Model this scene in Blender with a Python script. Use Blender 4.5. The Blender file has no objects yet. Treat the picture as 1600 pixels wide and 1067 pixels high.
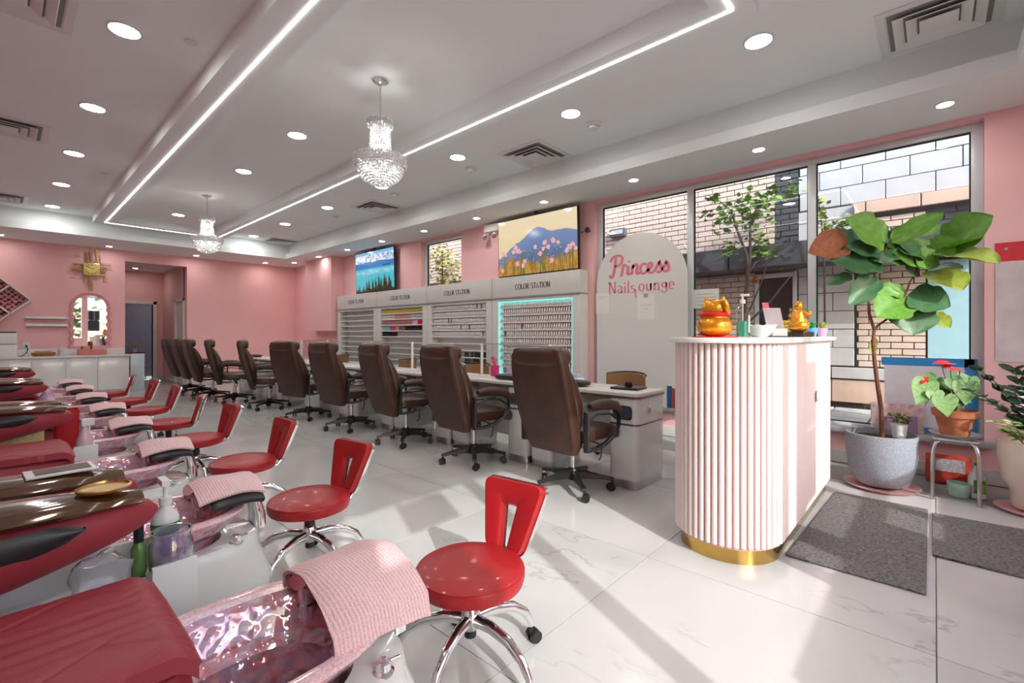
import bpy, bmesh, math, random
from mathutils import Vector, Matrix, Euler
from math import sin, cos, pi, radians as R
random.seed(7)
SC = bpy.context.scene
COL = SC.collection

# ------------------------------------------------------------------ camera, sky, sun, exposure
CAM_H = 1.22
YAW = math.atan2(800, 727.0)
FPX = 727.0
cam_d = bpy.data.cameras.new('camera'); cam = bpy.data.objects.new('camera', cam_d); COL.objects.link(cam)
cam_d.sensor_width = 36.0; cam_d.lens = FPX*36/1600; cam_d.shift_y = (522-533.5)/1600
cam_d.clip_start = 0.02; cam_d.clip_end = 200
cam.location = (0, 0, CAM_H); cam.rotation_euler = (pi/2, 0, -YAW)
SC.camera = cam
world = bpy.data.worlds.new('world'); SC.world = world; world.use_nodes = True
wn = world.node_tree.nodes; wl = world.node_tree.links
for n in list(wn): wn.remove(n)
sky = wn.new('ShaderNodeTexSky'); sky.sky_type = 'NISHITA'; sky.sun_disc = False
sky.sun_elevation = R(31); sky.sun_rotation = R(203); sky.air_density = 1.0; sky.dust_density = 2.0
bg = wn.new('ShaderNodeBackground'); bg.inputs['Strength'].default_value = 0.45
wo = wn.new('ShaderNodeOutputWorld')
wl.new(sky.outputs[0], bg.inputs[0]); wl.new(bg.outputs[0], wo.inputs[0])
sun_d = bpy.data.lights.new('sun', 'SUN'); sun = bpy.data.objects.new('sun', sun_d); COL.objects.link(sun)
sun_d.energy = 2.6; sun_d.angle = R(0.6); sun_d.color = (1.0, 0.985, 0.96)
sun.rotation_euler = Vector((0.43, 1.0, -0.651)).to_track_quat('-Z', 'Y').to_euler()
sun.location = (-4, -8, 9)
SC.view_settings.view_transform = 'Standard'; SC.view_settings.look = 'None'
SC.view_settings.gamma = 1.0; SC.view_settings.use_curve_mapping = False
SC.view_settings.exposure = 0.56
SC.cycles.use_denoising = True
SC.cycles.max_bounces = 10; SC.cycles.diffuse_bounces = 5; SC.cycles.glossy_bounces = 5
SC.cycles.transmission_bounces = 8; SC.cycles.transparent_max_bounces = 16
SC.cycles.caustics_reflective = False; SC.cycles.caustics_refractive = False
SC.cycles.sample_clamp_indirect = 6.0
DOWNLIGHT = 66.0      # emission of the ceiling downlights

S_, C_ = math.sin(YAW), math.cos(YAW)
def at(px, py, d):                       # world point at depth d seen at a pixel of the 1600 wide photograph
    u = (px-800)/FPX
    return Vector((d*(S_+u*C_), d*(C_-u*S_), CAM_H+(522-py)*d/FPX))

# ------------------------------------------------------------------ materials (procedural)
MATS = {}
def mat(name, color, rough=0.5, metal=0.0, vary=0.06, scale=8.0, bump=0.0, bscale=60.0, coat=0.0, spec=0.5,
        trans=0.0, alpha=1.0, sheen=0.0, emit=None, estr=0.0, ior=1.45, sub=0.0):
    if name in MATS: return MATS[name]
    m = bpy.data.materials.new(name); m.use_nodes = True
    nt = m.node_tree; b = nt.nodes['Principled BSDF']
    tc = nt.nodes.new('ShaderNodeTexCoord')
    nz = nt.nodes.new('ShaderNodeTexNoise'); nz.inputs['Scale'].default_value = scale; nz.inputs['Detail'].default_value = 4
    nt.links.new(tc.outputs['Object'], nz.inputs['Vector'])
    rp = nt.nodes.new('ShaderNodeValToRGB'); c = color
    rp.color_ramp.elements[0].position = 0.3; rp.color_ramp.elements[1].position = 0.7
    rp.color_ramp.elements[0].color = (c[0]*(1-vary), c[1]*(1-vary), c[2]*(1-vary), 1)
    rp.color_ramp.elements[1].color = (min(1, c[0]*(1+vary)), min(1, c[1]*(1+vary)), min(1, c[2]*(1+vary)), 1)
    nt.links.new(nz.outputs['Fac'], rp.inputs['Fac']); nt.links.new(rp.outputs['Color'], b.inputs['Base Color'])
    b.inputs['Roughness'].default_value = rough; b.inputs['Metallic'].default_value = metal
    b.inputs['Specular IOR Level'].default_value = spec; b.inputs['Coat Weight'].default_value = coat
    b.inputs['Coat Roughness'].default_value = 0.08
    b.inputs['Transmission Weight'].default_value = trans; b.inputs['Alpha'].default_value = alpha
    b.inputs['Sheen Weight'].default_value = sheen; b.inputs['IOR'].default_value = ior
    if sub: b.inputs['Subsurface Weight'].default_value = sub; b.inputs['Subsurface Scale'].default_value = 0.01
    if emit: b.inputs['Emission Color'].default_value = (*emit, 1); b.inputs['Emission Strength'].default_value = estr
    if bump:
        n2 = nt.nodes.new('ShaderNodeTexNoise'); n2.inputs['Scale'].default_value = bscale; n2.inputs['Detail'].default_value = 3
        nt.links.new(tc.outputs['Object'], n2.inputs['Vector'])
        bp = nt.nodes.new('ShaderNodeBump'); bp.inputs['Strength'].default_value = bump; bp.inputs['Distance'].default_value = 0.004
        nt.links.new(n2.outputs['Fac'], bp.inputs['Height']); nt.links.new(bp.outputs['Normal'], b.inputs['Normal'])
    MATS[name] = m
    return m
def srgb(h):
    v = [int(h[i:i+2], 16)/255 for i in (0, 2, 4)]
    return tuple(x/12.92 if x <= 0.04045 else ((x+0.055)/1.055)**2.4 for x in v)
def glassy(name, tint=(1, 1, 1), refl=1.0, rough=0.0, body=0.0):
    m = bpy.data.materials.new(name); m.use_nodes = True; nt = m.node_tree
    for n in list(nt.nodes): nt.nodes.remove(n)
    o = nt.nodes.new('ShaderNodeOutputMaterial'); mx = nt.nodes.new('ShaderNodeMixShader')
    tr = nt.nodes.new('ShaderNodeBsdfTransparent'); gl = nt.nodes.new('ShaderNodeBsdfGlossy'); gl.inputs['Roughness'].default_value = rough
    tr.inputs[0].default_value = (*tint, 1)
    lw = nt.nodes.new('ShaderNodeLayerWeight'); lw.inputs[0].default_value = 0.5
    pw = nt.nodes.new('ShaderNodeMath'); pw.operation = 'POWER'; pw.inputs[1].default_value = 5.0; nt.links.new(lw.outputs['Facing'], pw.inputs[0])
    fr = nt.nodes.new('ShaderNodeMath'); fr.operation = 'MULTIPLY_ADD'; fr.inputs[1].default_value = 0.9; fr.inputs[2].default_value = 0.045; nt.links.new(pw.outputs[0], fr.inputs[0])
    if refl != 1.0:
        mm = nt.nodes.new('ShaderNodeMath'); mm.operation = 'MULTIPLY'; mm.inputs[1].default_value = refl
        nt.links.new(fr.outputs[0], mm.inputs[0]); nt.links.new(mm.outputs[0], mx.inputs[0])
    else: nt.links.new(fr.outputs[0], mx.inputs[0])
    src = tr
    if body:
        df = nt.nodes.new('ShaderNodeBsdfDiffuse'); df.inputs[0].default_value = (*tint, 1)
        m2 = nt.nodes.new('ShaderNodeMixShader'); m2.inputs[0].default_value = body
        nt.links.new(tr.outputs[0], m2.inputs[1]); nt.links.new(df.outputs[0], m2.inputs[2]); src = m2
    nt.links.new(src.outputs[0], mx.inputs[1]); nt.links.new(gl.outputs[0], mx.inputs[2]); nt.links.new(mx.outputs[0], o.inputs[0])
    MATS[name] = m
    return m

def marble_mat(name, base, vein, rough=0.12, scale=1.0):
    m = bpy.data.materials.new(name); m.use_nodes = True; nt = m.node_tree; b = nt.nodes['Principled BSDF']; L = nt.links.new
    ge = nt.nodes.new('ShaderNodeNewGeometry'); oi = nt.nodes.new('ShaderNodeObjectInfo')
    cb = nt.nodes.new('ShaderNodeVectorMath'); cb.operation = 'MULTIPLY_ADD'
    cx = nt.nodes.new('ShaderNodeCombineXYZ'); mu = nt.nodes.new('ShaderNodeMath'); mu.operation = 'MULTIPLY'; mu.inputs[1].default_value = 37.0
    L(oi.outputs['Random'], mu.inputs[0]); L(mu.outputs[0], cx.inputs[0]); L(mu.outputs[0], cx.inputs[1])
    cb.inputs[1].default_value = (1.0*scale, 0.55*scale, 1.0*scale)
    L(ge.outputs['Position'], cb.inputs[0]); L(cx.outputs[0], cb.inputs[2])
    def vein_layer(sc, w, det):
        n = nt.nodes.new('ShaderNodeTexNoise'); n.inputs['Scale'].default_value = sc; n.inputs['Detail'].default_value = det
        n.inputs['Roughness'].default_value = 0.6; n.inputs['Distortion'].default_value = 0.35
        L(cb.outputs[0], n.inputs['Vector'])
        s = nt.nodes.new('ShaderNodeMath'); s.operation = 'SUBTRACT'; s.inputs[1].default_value = 0.5; L(n.outputs['Fac'], s.inputs[0])
        a = nt.nodes.new('ShaderNodeMath'); a.operation = 'ABSOLUTE'; L(s.outputs[0], a.inputs[0])
        r = nt.nodes.new('ShaderNodeMapRange'); r.inputs['From Min'].default_value = 0; r.inputs['From Max'].default_value = w
        r.inputs['To Min'].default_value = 1; r.inputs['To Max'].default_value = 0; L(a.outputs[0], r.inputs['Value'])
        return r
    v1 = vein_layer(0.9, 0.008, 6); v2 = vein_layer(0.55, 0.06, 3)
    msk = nt.nodes.new('ShaderNodeTexNoise'); msk.inputs['Scale'].default_value = 1.3; L(cb.outputs[0], msk.inputs['Vector'])
    mr = nt.nodes.new('ShaderNodeMapRange'); mr.inputs['From Min'].default_value = 0.45; mr.inputs['From Max'].default_value = 0.62; L(msk.outputs['Fac'], mr.inputs['Value'])
    p = nt.nodes.new('ShaderNodeMath'); p.operation = 'MULTIPLY'; L(v1.outputs[0], p.inputs[0]); L(mr.outputs[0], p.inputs[1])
    q = nt.nodes.new('ShaderNodeMath'); q.operation = 'MULTIPLY_ADD'; q.inputs[1].default_value = 0.22; L(v2.outputs[0], q.inputs[0])
    p2 = nt.nodes.new('ShaderNodeMath'); p2.operation = 'MULTIPLY'; p2.inputs[1].default_value = 0.6; L(p.outputs[0], p2.inputs[0]); L(p2.outputs[0], q.inputs[2])
    mx = nt.nodes.new('ShaderNodeMix'); mx.data_type = 'RGBA'; mx.inputs[6].default_value = (*base, 1); mx.inputs[7].default_value = (*vein, 1)
    L(q.outputs[0], mx.inputs[0]); L(mx.outputs[2], b.inputs['Base Color']); b.inputs['Roughness'].default_value = rough
    MATS[name] = m
    return m

def holo_mat(name, alpha):
    m = bpy.data.materials.new(name); m.use_nodes = True; nt = m.node_tree; b = nt.nodes['Principled BSDF']; L = nt.links.new
    tc = nt.nodes.new('ShaderNodeTexCoord')
    n = nt.nodes.new('ShaderNodeTexNoise'); n.inputs['Scale'].default_value = 15; n.inputs['Detail'].default_value = 3; n.inputs['Distortion'].default_value = 1.5
    L(tc.outputs['Object'], n.inputs['Vector'])
    r = nt.nodes.new('ShaderNodeValToRGB'); e = r.color_ramp.elements
    e[0].position = 0.25; e[0].color = (0.85, 0.30, 0.38, 1); e[1].position = 0.8; e[1].color = (0.95, 0.86, 0.92, 1)
    for p, c in ((0.42, (0.80, 0.34, 0.42, 1)), (0.52, (0.88, 0.52, 0.60, 1)), (0.58, (0.68, 0.50, 0.80, 1)), (0.66, (0.92, 0.70, 0.62, 1))):
        x = e.new(p); x.color = c
    L(n.outputs['Fac'], r.inputs[0]); L(r.outputs[0], b.inputs['Base Color'])
    v = nt.nodes.new('ShaderNodeTexVoronoi'); v.inputs['Scale'].default_value = 34; v.feature = 'SMOOTH_F1'
    L(tc.outputs['Object'], v.inputs['Vector'])
    bp = nt.nodes.new('ShaderNodeBump'); bp.inputs['Strength'].default_value = 0.8; bp.inputs['Distance'].default_value = 0.012
    L(v.outputs['Distance'], bp.inputs['Height']); L(bp.outputs[0], b.inputs['Normal'])
    b.inputs['Roughness'].default_value = 0.1; b.inputs['Metallic'].default_value = 0.35; b.inputs['Coat Weight'].default_value = 1.0
    b.inputs['Alpha'].default_value = alpha
    try:
        b.inputs['Thin Film Thickness'].default_value = 420; b.inputs['Thin Film IOR'].default_value = 1.6
    except Exception: pass
    MATS[name] = m
    return m

def weave_mat(name, c1, c2, sx, sy, rough=0.9, bump=0.5):
    m = bpy.data.materials.new(name); m.use_nodes = True; nt = m.node_tree; b = nt.nodes['Principled BSDF']; L = nt.links.new
    tc = nt.nodes.new('ShaderNodeTexCoord'); mp = nt.nodes.new('ShaderNodeMapping'); mp.inputs['Scale'].default_value = (sx, sy, sx)
    L(tc.outputs['Object'], mp.inputs[0])
    v = nt.nodes.new('ShaderNodeTexNoise'); v.inputs['Scale'].default_value = 1.0; v.inputs['Detail'].default_value = 5; L(mp.outputs[0], v.inputs['Vector'])
    w = nt.nodes.new('ShaderNodeTexWave'); w.inputs['Scale'].default_value = 0.12; w.inputs['Distortion'].default_value = 1.0; L(mp.outputs[0], w.inputs['Vector'])
    a = nt.nodes.new('ShaderNodeMath'); a.operation = 'MULTIPLY_ADD'; a.inputs[1].default_value = 0.25; L(w.outputs['Fac'], a.inputs[0])
    h = nt.nodes.new('ShaderNodeMath'); h.operation = 'MULTIPLY'; h.inputs[1].default_value = 0.9; L(v.outputs['Fac'], h.inputs[0]); L(h.outputs[0], a.inputs[2])
    r = nt.nodes.new('ShaderNodeValToRGB'); r.color_ramp.elements[0].position = 0.38; r.color_ramp.elements[1].position = 0.68
    r.color_ramp.elements[0].color = (*c1, 1); r.color_ramp.elements[1].color = (*c2, 1)
    L(a.outputs[0], r.inputs[0]); L(r.outputs[0], b.inputs['Base Color']); b.inputs['Roughness'].default_value = rough
    bp = nt.nodes.new('ShaderNodeBump'); bp.inputs['Strength'].default_value = bump; bp.inputs['Distance'].default_value = 0.004
    L(a.outputs[0], bp.inputs['Height']); L(bp.outputs[0], b.inputs['Normal'])
    MATS[name] = m
    return m

M_tile = marble_mat('marble_tile', (0.58, 0.58, 0.575), (0.30, 0.30, 0.31), 0.16)
M_base = marble_mat('marble_skirting', (0.62, 0.61, 0.60), (0.35, 0.34, 0.34), 0.3)
M_grout = mat('grout', (0.30, 0.30, 0.29), 0.9)
M_ceil = mat('ceiling_paint', (0.88, 0.93, 0.935), 0.9, vary=0.01, scale=1)
M_soff = mat('soffit_paint', (0.82, 0.86, 0.86), 0.85, vary=0.01, scale=1)
M_pink = mat('pink_paint', srgb('F2C0C2'), 0.75, vary=0.02, scale=1.5, bump=0.06, bscale=220)
M_pinkd = mat('pink_frame_gloss', srgb('DE9AA4'), 0.3, vary=0.02)
M_white = mat('white_gloss', (0.80, 0.80, 0.79), 0.12, vary=0.015, coat=0.4)
M_wsat = mat('white_satin', (0.78, 0.78, 0.77), 0.4, vary=0.02)
M_station = mat('station_laminate', (0.62, 0.62, 0.60), 0.3, vary=0.02)
M_alum = mat('window_aluminium', (0.66, 0.70, 0.73), 0.35, metal=0.1, vary=0.02)
M_gask = mat('black_gasket', (0.02, 0.02, 0.022), 0.6)
M_black = mat('black_plastic', (0.015, 0.015, 0.016), 0.35, vary=0.2)
M_rub = mat('black_rubber', (0.02, 0.02, 0.02), 0.75, vary=0.2)
M_chrome = mat('chrome', (0.86, 0.86, 0.87), 0.08, metal=1.0, vary=0.03)
M_steel = mat('brushed_steel', (0.55, 0.55, 0.56), 0.28, metal=1.0, vary=0.1)
M_red = mat('red_vinyl', srgb('A0191F'), 0.42, vary=0.05, bump=0.10, bscale=260, coat=0.15)
M_wine = mat('wine_leather', srgb('98323D'), 0.5, vary=0.04, bump=0.12, bscale=300)
M_brown = mat('brown_leather', srgb('452A21'), 0.36, vary=0.16, scale=5, bump=0.25, bscale=160, coat=0.12)
M_brownd = mat('brown_suede', srgb('41281F'), 0.5, vary=0.22, scale=7, bump=0.2, bscale=200)
M_umber = mat('umber_lacquer', srgb('5A3A20'), 0.08, vary=0.25, scale=5, coat=1.0, metal=0.35)
M_gold = mat('gold_satin', srgb('C9A766'), 0.25, metal=0.9, vary=0.06)
M_goldp = mat('gold_paint', srgb('E0941A'), 0.25, metal=0.45, vary=0.2, scale=20, coat=0.5)
M_brass = mat('brass_plinth', srgb('C8A65C'), 0.18, metal=1.0, vary=0.08)
M_slat = mat('slat_blush', srgb('E2CFCD'), 0.5, vary=0.02)
M_slatb = mat('slat_backing', srgb('D3A3A1'), 0.6, vary=0.03)
M_towel = weave_mat('pink_towel', srgb('D9AEB1'), srgb('F3D2D3'), 260, 260, 0.95, 0.9)
M_matc = weave_mat('charcoal_carpet', (0.016, 0.016, 0.017), (0.24, 0.235, 0.23), 150, 60, 0.95, 1.0)
M_glass = glassy('window_glass', (0.97, 0.985, 0.98))
M_acr = glassy('clear_acrylic', (0.96, 0.97, 0.97), 1.0, 0.03)
M_cry = glassy('crystal', (0.97, 0.975, 0.98), 3.0, 0.05, 0.75)
M_rim = mat('pale_pink_glass_rim', srgb('E6BFC4'), .12, vary=.22, scale=140, coat=.6)
M_jar = glassy('jar_glass', (.93, .94, .96), 5.0, .02, .12)
M_bowl = holo_mat('iridescent_pink_glass', 0.93)
M_emit = mat('lamp_diffuser', (1, 1, 1), 0.5, emit=(1.0, 0.975, 0.94), estr=DOWNLIGHT)
M_emits = mat('small_lamp_diffuser', (1, 1, 1), 0.5, emit=(1.0, 0.93, 0.84), estr=DOWNLIGHT*1.25)
M_led = mat('led_tape', (1, 1, 1), 0.5, emit=(1.0, 0.99, 0.98), estr=5.0)
M_dark = mat('dark_void', (0.03, 0.028, 0.028), 0.8)

# ------------------------------------------------------------------ mesh builder
class MB:
    def __init__(s): s.v = []; s.f = []
    def add(s, vs, fs, M=None):
        o = len(s.v)
        s.v += [tuple(M @ Vector(p)) if M is not None else tuple(p) for p in vs]
        s.f += [tuple(i+o for i in f) for f in fs]; return s
    def box(s, x0, y0, z0, x1, y1, z1, M=None):
        return s.add([(x0, y0, z0), (x1, y0, z0), (x1, y1, z0), (x0, y1, z0), (x0, y0, z1), (x1, y0, z1), (x1, y1, z1), (x0, y1, z1)],
                     [(3, 2, 1, 0), (4, 5, 6, 7), (0, 1, 5, 4), (1, 2, 6, 5), (2, 3, 7, 6), (3, 0, 4, 7)], M)
    def loft(s, rings, cap0=True, cap1=True, M=None, closed=True):
        n = len(rings[0]); vs = [p for r in rings for p in r]; fs = []
        for i in range(len(rings)-1):
            for j in range(n if closed else n-1):
                k = (j+1) % n; fs.append((i*n+j, i*n+k, (i+1)*n+k, (i+1)*n+j))
        if cap0: fs.append(tuple(reversed(range(n))))
        if cap1: fs.append(tuple(range((len(rings)-1)*n, len(rings)*n)))
        return s.add(vs, fs, M)
    def lathe(s, prof, n=24, c=(0, 0, 0), M=None, cap=True):
        rings = [[(c[0]+r*cos(2*pi*j/n), c[1]+r*sin(2*pi*j/n), c[2]+z) for j in range(n)] for r, z in prof]
        return s.loft(rings, cap, cap, M)
    def cyl(s, p0, p1, r0, r1=None, n=12):
        r1 = r0 if r1 is None else r1
        p0 = Vector(p0); p1 = Vector(p1); d = (p1-p0).normalized()
        a = d.orthogonal().normalized(); b = d.cross(a)
        rings = [[p+a*r*cos(2*pi*j/n)+b*r*sin(2*pi*j/n) for j in range(n)] for p, r in ((p0, r0), (p1, r1))]
        return s.loft(rings)
    def tube(s, pts, r, n=8, sx=1.0, up=None, cap=True, ring=False):
        pts = [Vector(p) for p in pts]; m = len(pts); rings = []
        prev = None
        for i, p in enumerate(pts):
            if ring: d = pts[(i+1) % m]-pts[i-1]
            else: d = pts[min(i+1, m-1)]-pts[max(i-1, 0)]
            d.normalize()
            if up is not None: a = Vector(up).cross(d)
            elif prev is None: a = d.orthogonal()
            else: a = prev-d*prev.dot(d)
            if a.length < 1e-6: a = d.orthogonal()
            a.normalize(); b = d.cross(a); prev = a
            rr = r[i] if isinstance(r, (list, tuple)) else r
            rings.append([p+a*rr*sx*cos(2*pi*j/n)+b*rr*sin(2*pi*j/n) for j in range(n)])
        if ring: rings.append(rings[0])
        return s.loft(rings, cap and not ring, cap and not ring)
    def prism(s, poly, z0, z1, M=None):
        return s.loft([[(x, y, z0) for x, y in poly], [(x, y, z1) for x, y in poly]], M=M)
    def sup(s, c, h, e1=0.5, e2=0.5, nu=20, nv=12, M=None, warp=None):
        def f(w, e): return math.copysign(abs(w)**e, w)
        rings = []
        for i in range(nv+1):
            v = -pi/2+pi*i/nv; v = max(-pi/2+0.02, min(pi/2-0.02, v)); ring = []
            for j in range(nu):
                u = 2*pi*(j+0.5)/nu
                p = Vector((h[0]*f(cos(v), e1)*f(cos(u), e2), h[1]*f(cos(v), e1)*f(sin(u), e2), h[2]*f(sin(v), e1)))
                if warp: p = warp(p)
                ring.append(p+Vector(c))
            rings.append(ring)
        return s.loft(rings, True, True, M)
    def grid(s, fn, nu, nv, M=None, wrap=False):
        vs = [fn(i/nu, j/nv) for i in range(nu+1) for j in range(nv+1)]
        fs = [(i*(nv+1)+j, (i+1)*(nv+1)+j, (i+1)*(nv+1)+j+1, i*(nv+1)+j+1) for i in range(nu) for j in range(nv)]
        return s.add(vs, fs, M)
    def slab(s, fn, nu, nv, th):
        A = [fn(i/nu, j/nv) for i in range(nu+1) for j in range(nv+1)]; N = len(A); w = nv+1
        B = [(p[0], p[1], p[2]-th) for p in A]
        f = [(i*w+j, (i+1)*w+j, (i+1)*w+j+1, i*w+j+1) for i in range(nu) for j in range(nv)]
        f += [tuple(N+q for q in reversed(x)) for x in f]
        for i in range(nu): f += [(i*w, N+i*w, N+(i+1)*w, (i+1)*w), ((i+1)*w+nv, N+(i+1)*w+nv, N+i*w+nv, i*w+nv)]
        for j in range(nv): f += [(j+1, N+j+1, N+j, j), (nu*w+j, N+nu*w+j, N+nu*w+j+1, nu*w+j+1)]
        return s.add(A+B, f)
    def build(s, name, m, parent=None, bevel=0, smooth=True, seg=2, fix=False, solid=0, ang=38, loc=None):
        me = bpy.data.meshes.new(name); me.from_pydata(s.v, [], s.f)
        if bevel or fix or solid:
            bm = bmesh.new(); bm.from_mesh(me)
            if fix: bmesh.ops.recalc_face_normals(bm, faces=bm.faces)
            if solid: bmesh.ops.solidify(bm, geom=bm.faces[:], thickness=solid)
            if bevel:
                es = [e for e in bm.edges if len(e.link_faces) == 2 and e.calc_face_angle(0) > R(40)]
                bmesh.ops.bevel(bm, geom=es, offset=bevel, segments=seg, affect='EDGES', profile=0.6, clamp_overlap=True)
            bm.to_mesh(me); bm.free()
        if m is not None: me.materials.append(m)
        if smooth:
            me.shade_smooth(); me.set_sharp_from_angle(angle=R(ang))
        o = bpy.data.objects.new(name, me); COL.objects.link(o)
        if parent is not None: o.parent = parent
        if loc is not None: o.location = loc
        return o
def RZ(a): return Matrix.Rotation(a, 4, 'Z')
def RX(a): return Matrix.Rotation(a, 4, 'X')
def RY(a): return Matrix.Rotation(a, 4, 'Y')
def TR(x, y, z): return Matrix.Translation((x, y, z))
def link(name, me, parent=None, M=None):       # another object on shared mesh data
    o = bpy.data.objects.new(name, me); COL.objects.link(o)
    if parent is not None: o.parent = parent
    if M is not None: o.matrix_local = M
    return o
def thing(name, label, cat, loc=(0, 0, 0), rz=0, group=None):
    o = bpy.data.objects.new(name, None); COL.objects.link(o); o.location = loc; o.rotation_euler = (0, 0, rz)
    o.empty_display_size = 0.1
    return tag(o, label, cat, group)
def tag(o, label, cat, group=None):
    o['label'] = label; o['category'] = cat
    if group: o['group'] = group
    return o
def struct(o): o['kind'] = 'structure'; return o
KIDS = {}
def copy_tree(o, parent=None, kids=None):
    c = o.copy(); COL.objects.link(c)
    if parent is not None: c.parent = parent
    for ch in KIDS.get(o.name) or [x for x in bpy.data.objects if x.parent == o]:
        copy_tree(ch, c)
    return c
def index_kids(o):
    d = {}
    for x in bpy.data.objects:
        if x.parent is not None: d.setdefault(x.parent.name, []).append(x)
    def rec(q):
        KIDS[q.name] = d.get(q.name, [])
        for k in KIDS[q.name]: rec(k)
    rec(o)
def dup(o, loc, rz, label, group=None):
    if o.name not in KIDS: index_kids(o)
    c = copy_tree(o); c.location = loc; c.rotation_euler = (0, 0, rz); c['label'] = label
    if group: c['group'] = group
    return c
ORD = ['first', 'second', 'third', 'fourth', 'fifth', 'sixth', 'seventh', 'eighth', 'ninth', 'tenth', 'eleventh', 'twelfth']

# ------------------------------------------------------------------ the room
WX, BY, FY, LX, CZ, SZ = 5.40, 12.90, -1.25, -2.0, 3.40, 3.02
# floor: a slab and its tiles
fl = struct(MB().box(LX-.2, FY-.2, -.12, WX+.2, BY+2.6, -.006).build('floor', M_grout))
TS = 1.17; g = .0022
tile_me = None
for i in range(-2, 5):
    for j in range(-2, 14):
        x0 = .05+i*TS+0.0; y0 = j*TS-.005
        x0 = 1.215-2*TS+i*TS; xa, xb = max(LX, x0)+g, min(WX, x0+TS)-g; ya, yb = max(FY, y0)+g, min(BY+2.4, y0+TS)-g
        if xb-xa < .05 or yb-ya < .05: continue
        MB().box(xa, ya, -.006, xb, yb, 0).build('tile', M_tile, fl, smooth=False)
# ceiling slab, cove ring and soffit
struct(MB().box(LX-.2, FY-.2, CZ, WX+.2, BY+.2, CZ+.15).build('ceiling', M_ceil, smooth=False))
IX0, IX1, IY0, IY1 = -1.2, 4.6, -.41, 11.5
def ring_boxes(x0, x1, y0, y1, X0, X1, Y0, Y1, za, zb):
    m = MB(); m.box(X0, Y0, za, X1, y0, zb); m.box(X0, y1, za, X1, Y1, zb); m.box(X0, y0, za, x0, y1, zb); m.box(x1, y0, za, X1, y1, zb); return m
struct(ring_boxes(IX0, IX1, IY0, IY1, LX, WX, FY, BY, SZ, 3.135).build('trim_1', M_soff, smooth=False))
struct(ring_boxes(IX0-.13, IX1+.13, IY0-.13, IY1+.13, LX, WX, FY, BY, 3.135, CZ).build('trim_2', M_ceil, smooth=False))
# hanging ring beam with inlaid light tape
bx0, bx1, by0, by1 = 1.13, 3.20, .82, 11.30
beam = struct(ring_boxes(bx0+.3, bx1-.23, by0+.22, by1-.3, bx0, bx1, by0, by1, 3.25, CZ).build('trim_3', M_ceil, smooth=False))
lx0, lx1, ly0, ly1 = 1.295, 3.075, .95, 11.15
ring_boxes(lx0, lx1, ly0, ly1, lx0-.016, lx1+.016, ly0-.016, ly1+.016, 3.244, 3.252).build('light_tape', M_led, beam, smooth=False)
# walls
struct(MB().box(LX-.2, FY-.2, 0, LX, BY+.2, CZ).build('wall_left', M_pink, smooth=False))
m = MB()
m.box(WX, FY-.2, 0, WX+.2, -.30, CZ); m.box(WX, -.30, 0, WX+.2, 3.41, .30); m.box(WX, -.30, 2.985, WX+.2, 3.41, CZ)
m.box(WX, 3.41, 0, WX+.2, 6.10, CZ); m.box(WX, 6.10, 0, WX+.2, 7.27, .30); m.box(WX, 6.10, 2.985, WX+.2, 7.27, CZ)
m.box(WX, 7.27, 0, WX+.2, BY+.2, CZ)
m.box(5.12, 10.27, 1.30, WX, 11.60, SZ)
wr = struct(m.build('wall_right', M_pink, smooth=False))
m = MB(); OX0, OX1, OZ = 1.81, 2.93, 2.79
m.box(LX, BY, 0, OX0, BY+.2, CZ); m.box(OX1, BY, 0, WX, BY+.2, CZ); m.box(OX0, BY, OZ, OX1, BY+.2, CZ)
struct(m.build('wall_back', M_pink, smooth=False))
# corridor behind the opening
HY = 15.3
m = MB(); m.box(-.4, HY, 0, 1.95, HY+.15, 3.0); m.box(2.72, HY, 0, 3.1, HY+.15, 3.0); m.box(1.95, HY, 2.0, 2.72, HY+.15, 3.0)
m.box(OX1, BY+.2, 0, OX1+.12, 12.98+.2, 3.0); m.box(OX1, 13.95, 0, OX1+.12, HY, 3.0); m.box(OX1, 13.1, 2.04, OX1+.12, 13.95, 3.0)
m.box(-.5, BY+.2, 0, -.4, HY, 3.0)
struct(m.build('wall_corridor', M_pink, smooth=False))
struct(MB().box(-.5, BY+.2, 2.86, OX1+.1, HY, 2.96).build('ceiling_corridor', M_ceil, smooth=False))
m = MB(); m.box(1.0, HY+1.6, 0, 4.0, HY+1.7, 2.6); m.box(1.0, HY+.15, 0, 1.1, HY+1.7, 2.6); m.box(3.9, HY+.15, 0, 4.0, HY+1.7, 2.6); m.box(1, HY+.15, 2.5, 4, HY+1.7, 2.6)
m.box(OX1+.5, 13.0, 0, OX1+.6, 14.2, 2.6)
struct(m.build('wall_utility', mat('lilac_paint', (0.34, 0.33, 0.40), 0.8), smooth=False))
def door_frame(n, pts):
    f = MB()
    for b in pts: f.box(*b)
    return struct(f.build('door_%d' % n, M_wsat, bevel=.004))
door_frame(1, [(1.87, HY-.03, 0, 1.95, HY+.15, 2.08), (2.72, HY-.03, 0, 2.80, HY+.15, 2.08), (1.87, HY-.03, 2.0, 2.80, HY+.15, 2.08)])
d2 = door_frame(2, [(OX1-.03, 13.10, 0, OX1+.12, 13.17, 2.08), (OX1-.03, 13.90, 0, OX1+.12, 13.97, 2.08), (OX1-.03, 13.10, 2.01, OX1+.12, 13.97, 2.08)])
MB().box(OX1+.02, 13.30, .01, OX1+.06, 13.90, 2.0).build('door_leaf', M_wsat, d2, bevel=.003)
MB().cyl((OX1+.02, 13.38, 1.0), (OX1-.04, 13.38, 1.0), .018).cyl((OX1-.04, 13.38, 1.0), (OX1-.04, 13.5, 1.0), .009).build('door_handle', M_steel, d2)
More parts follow.
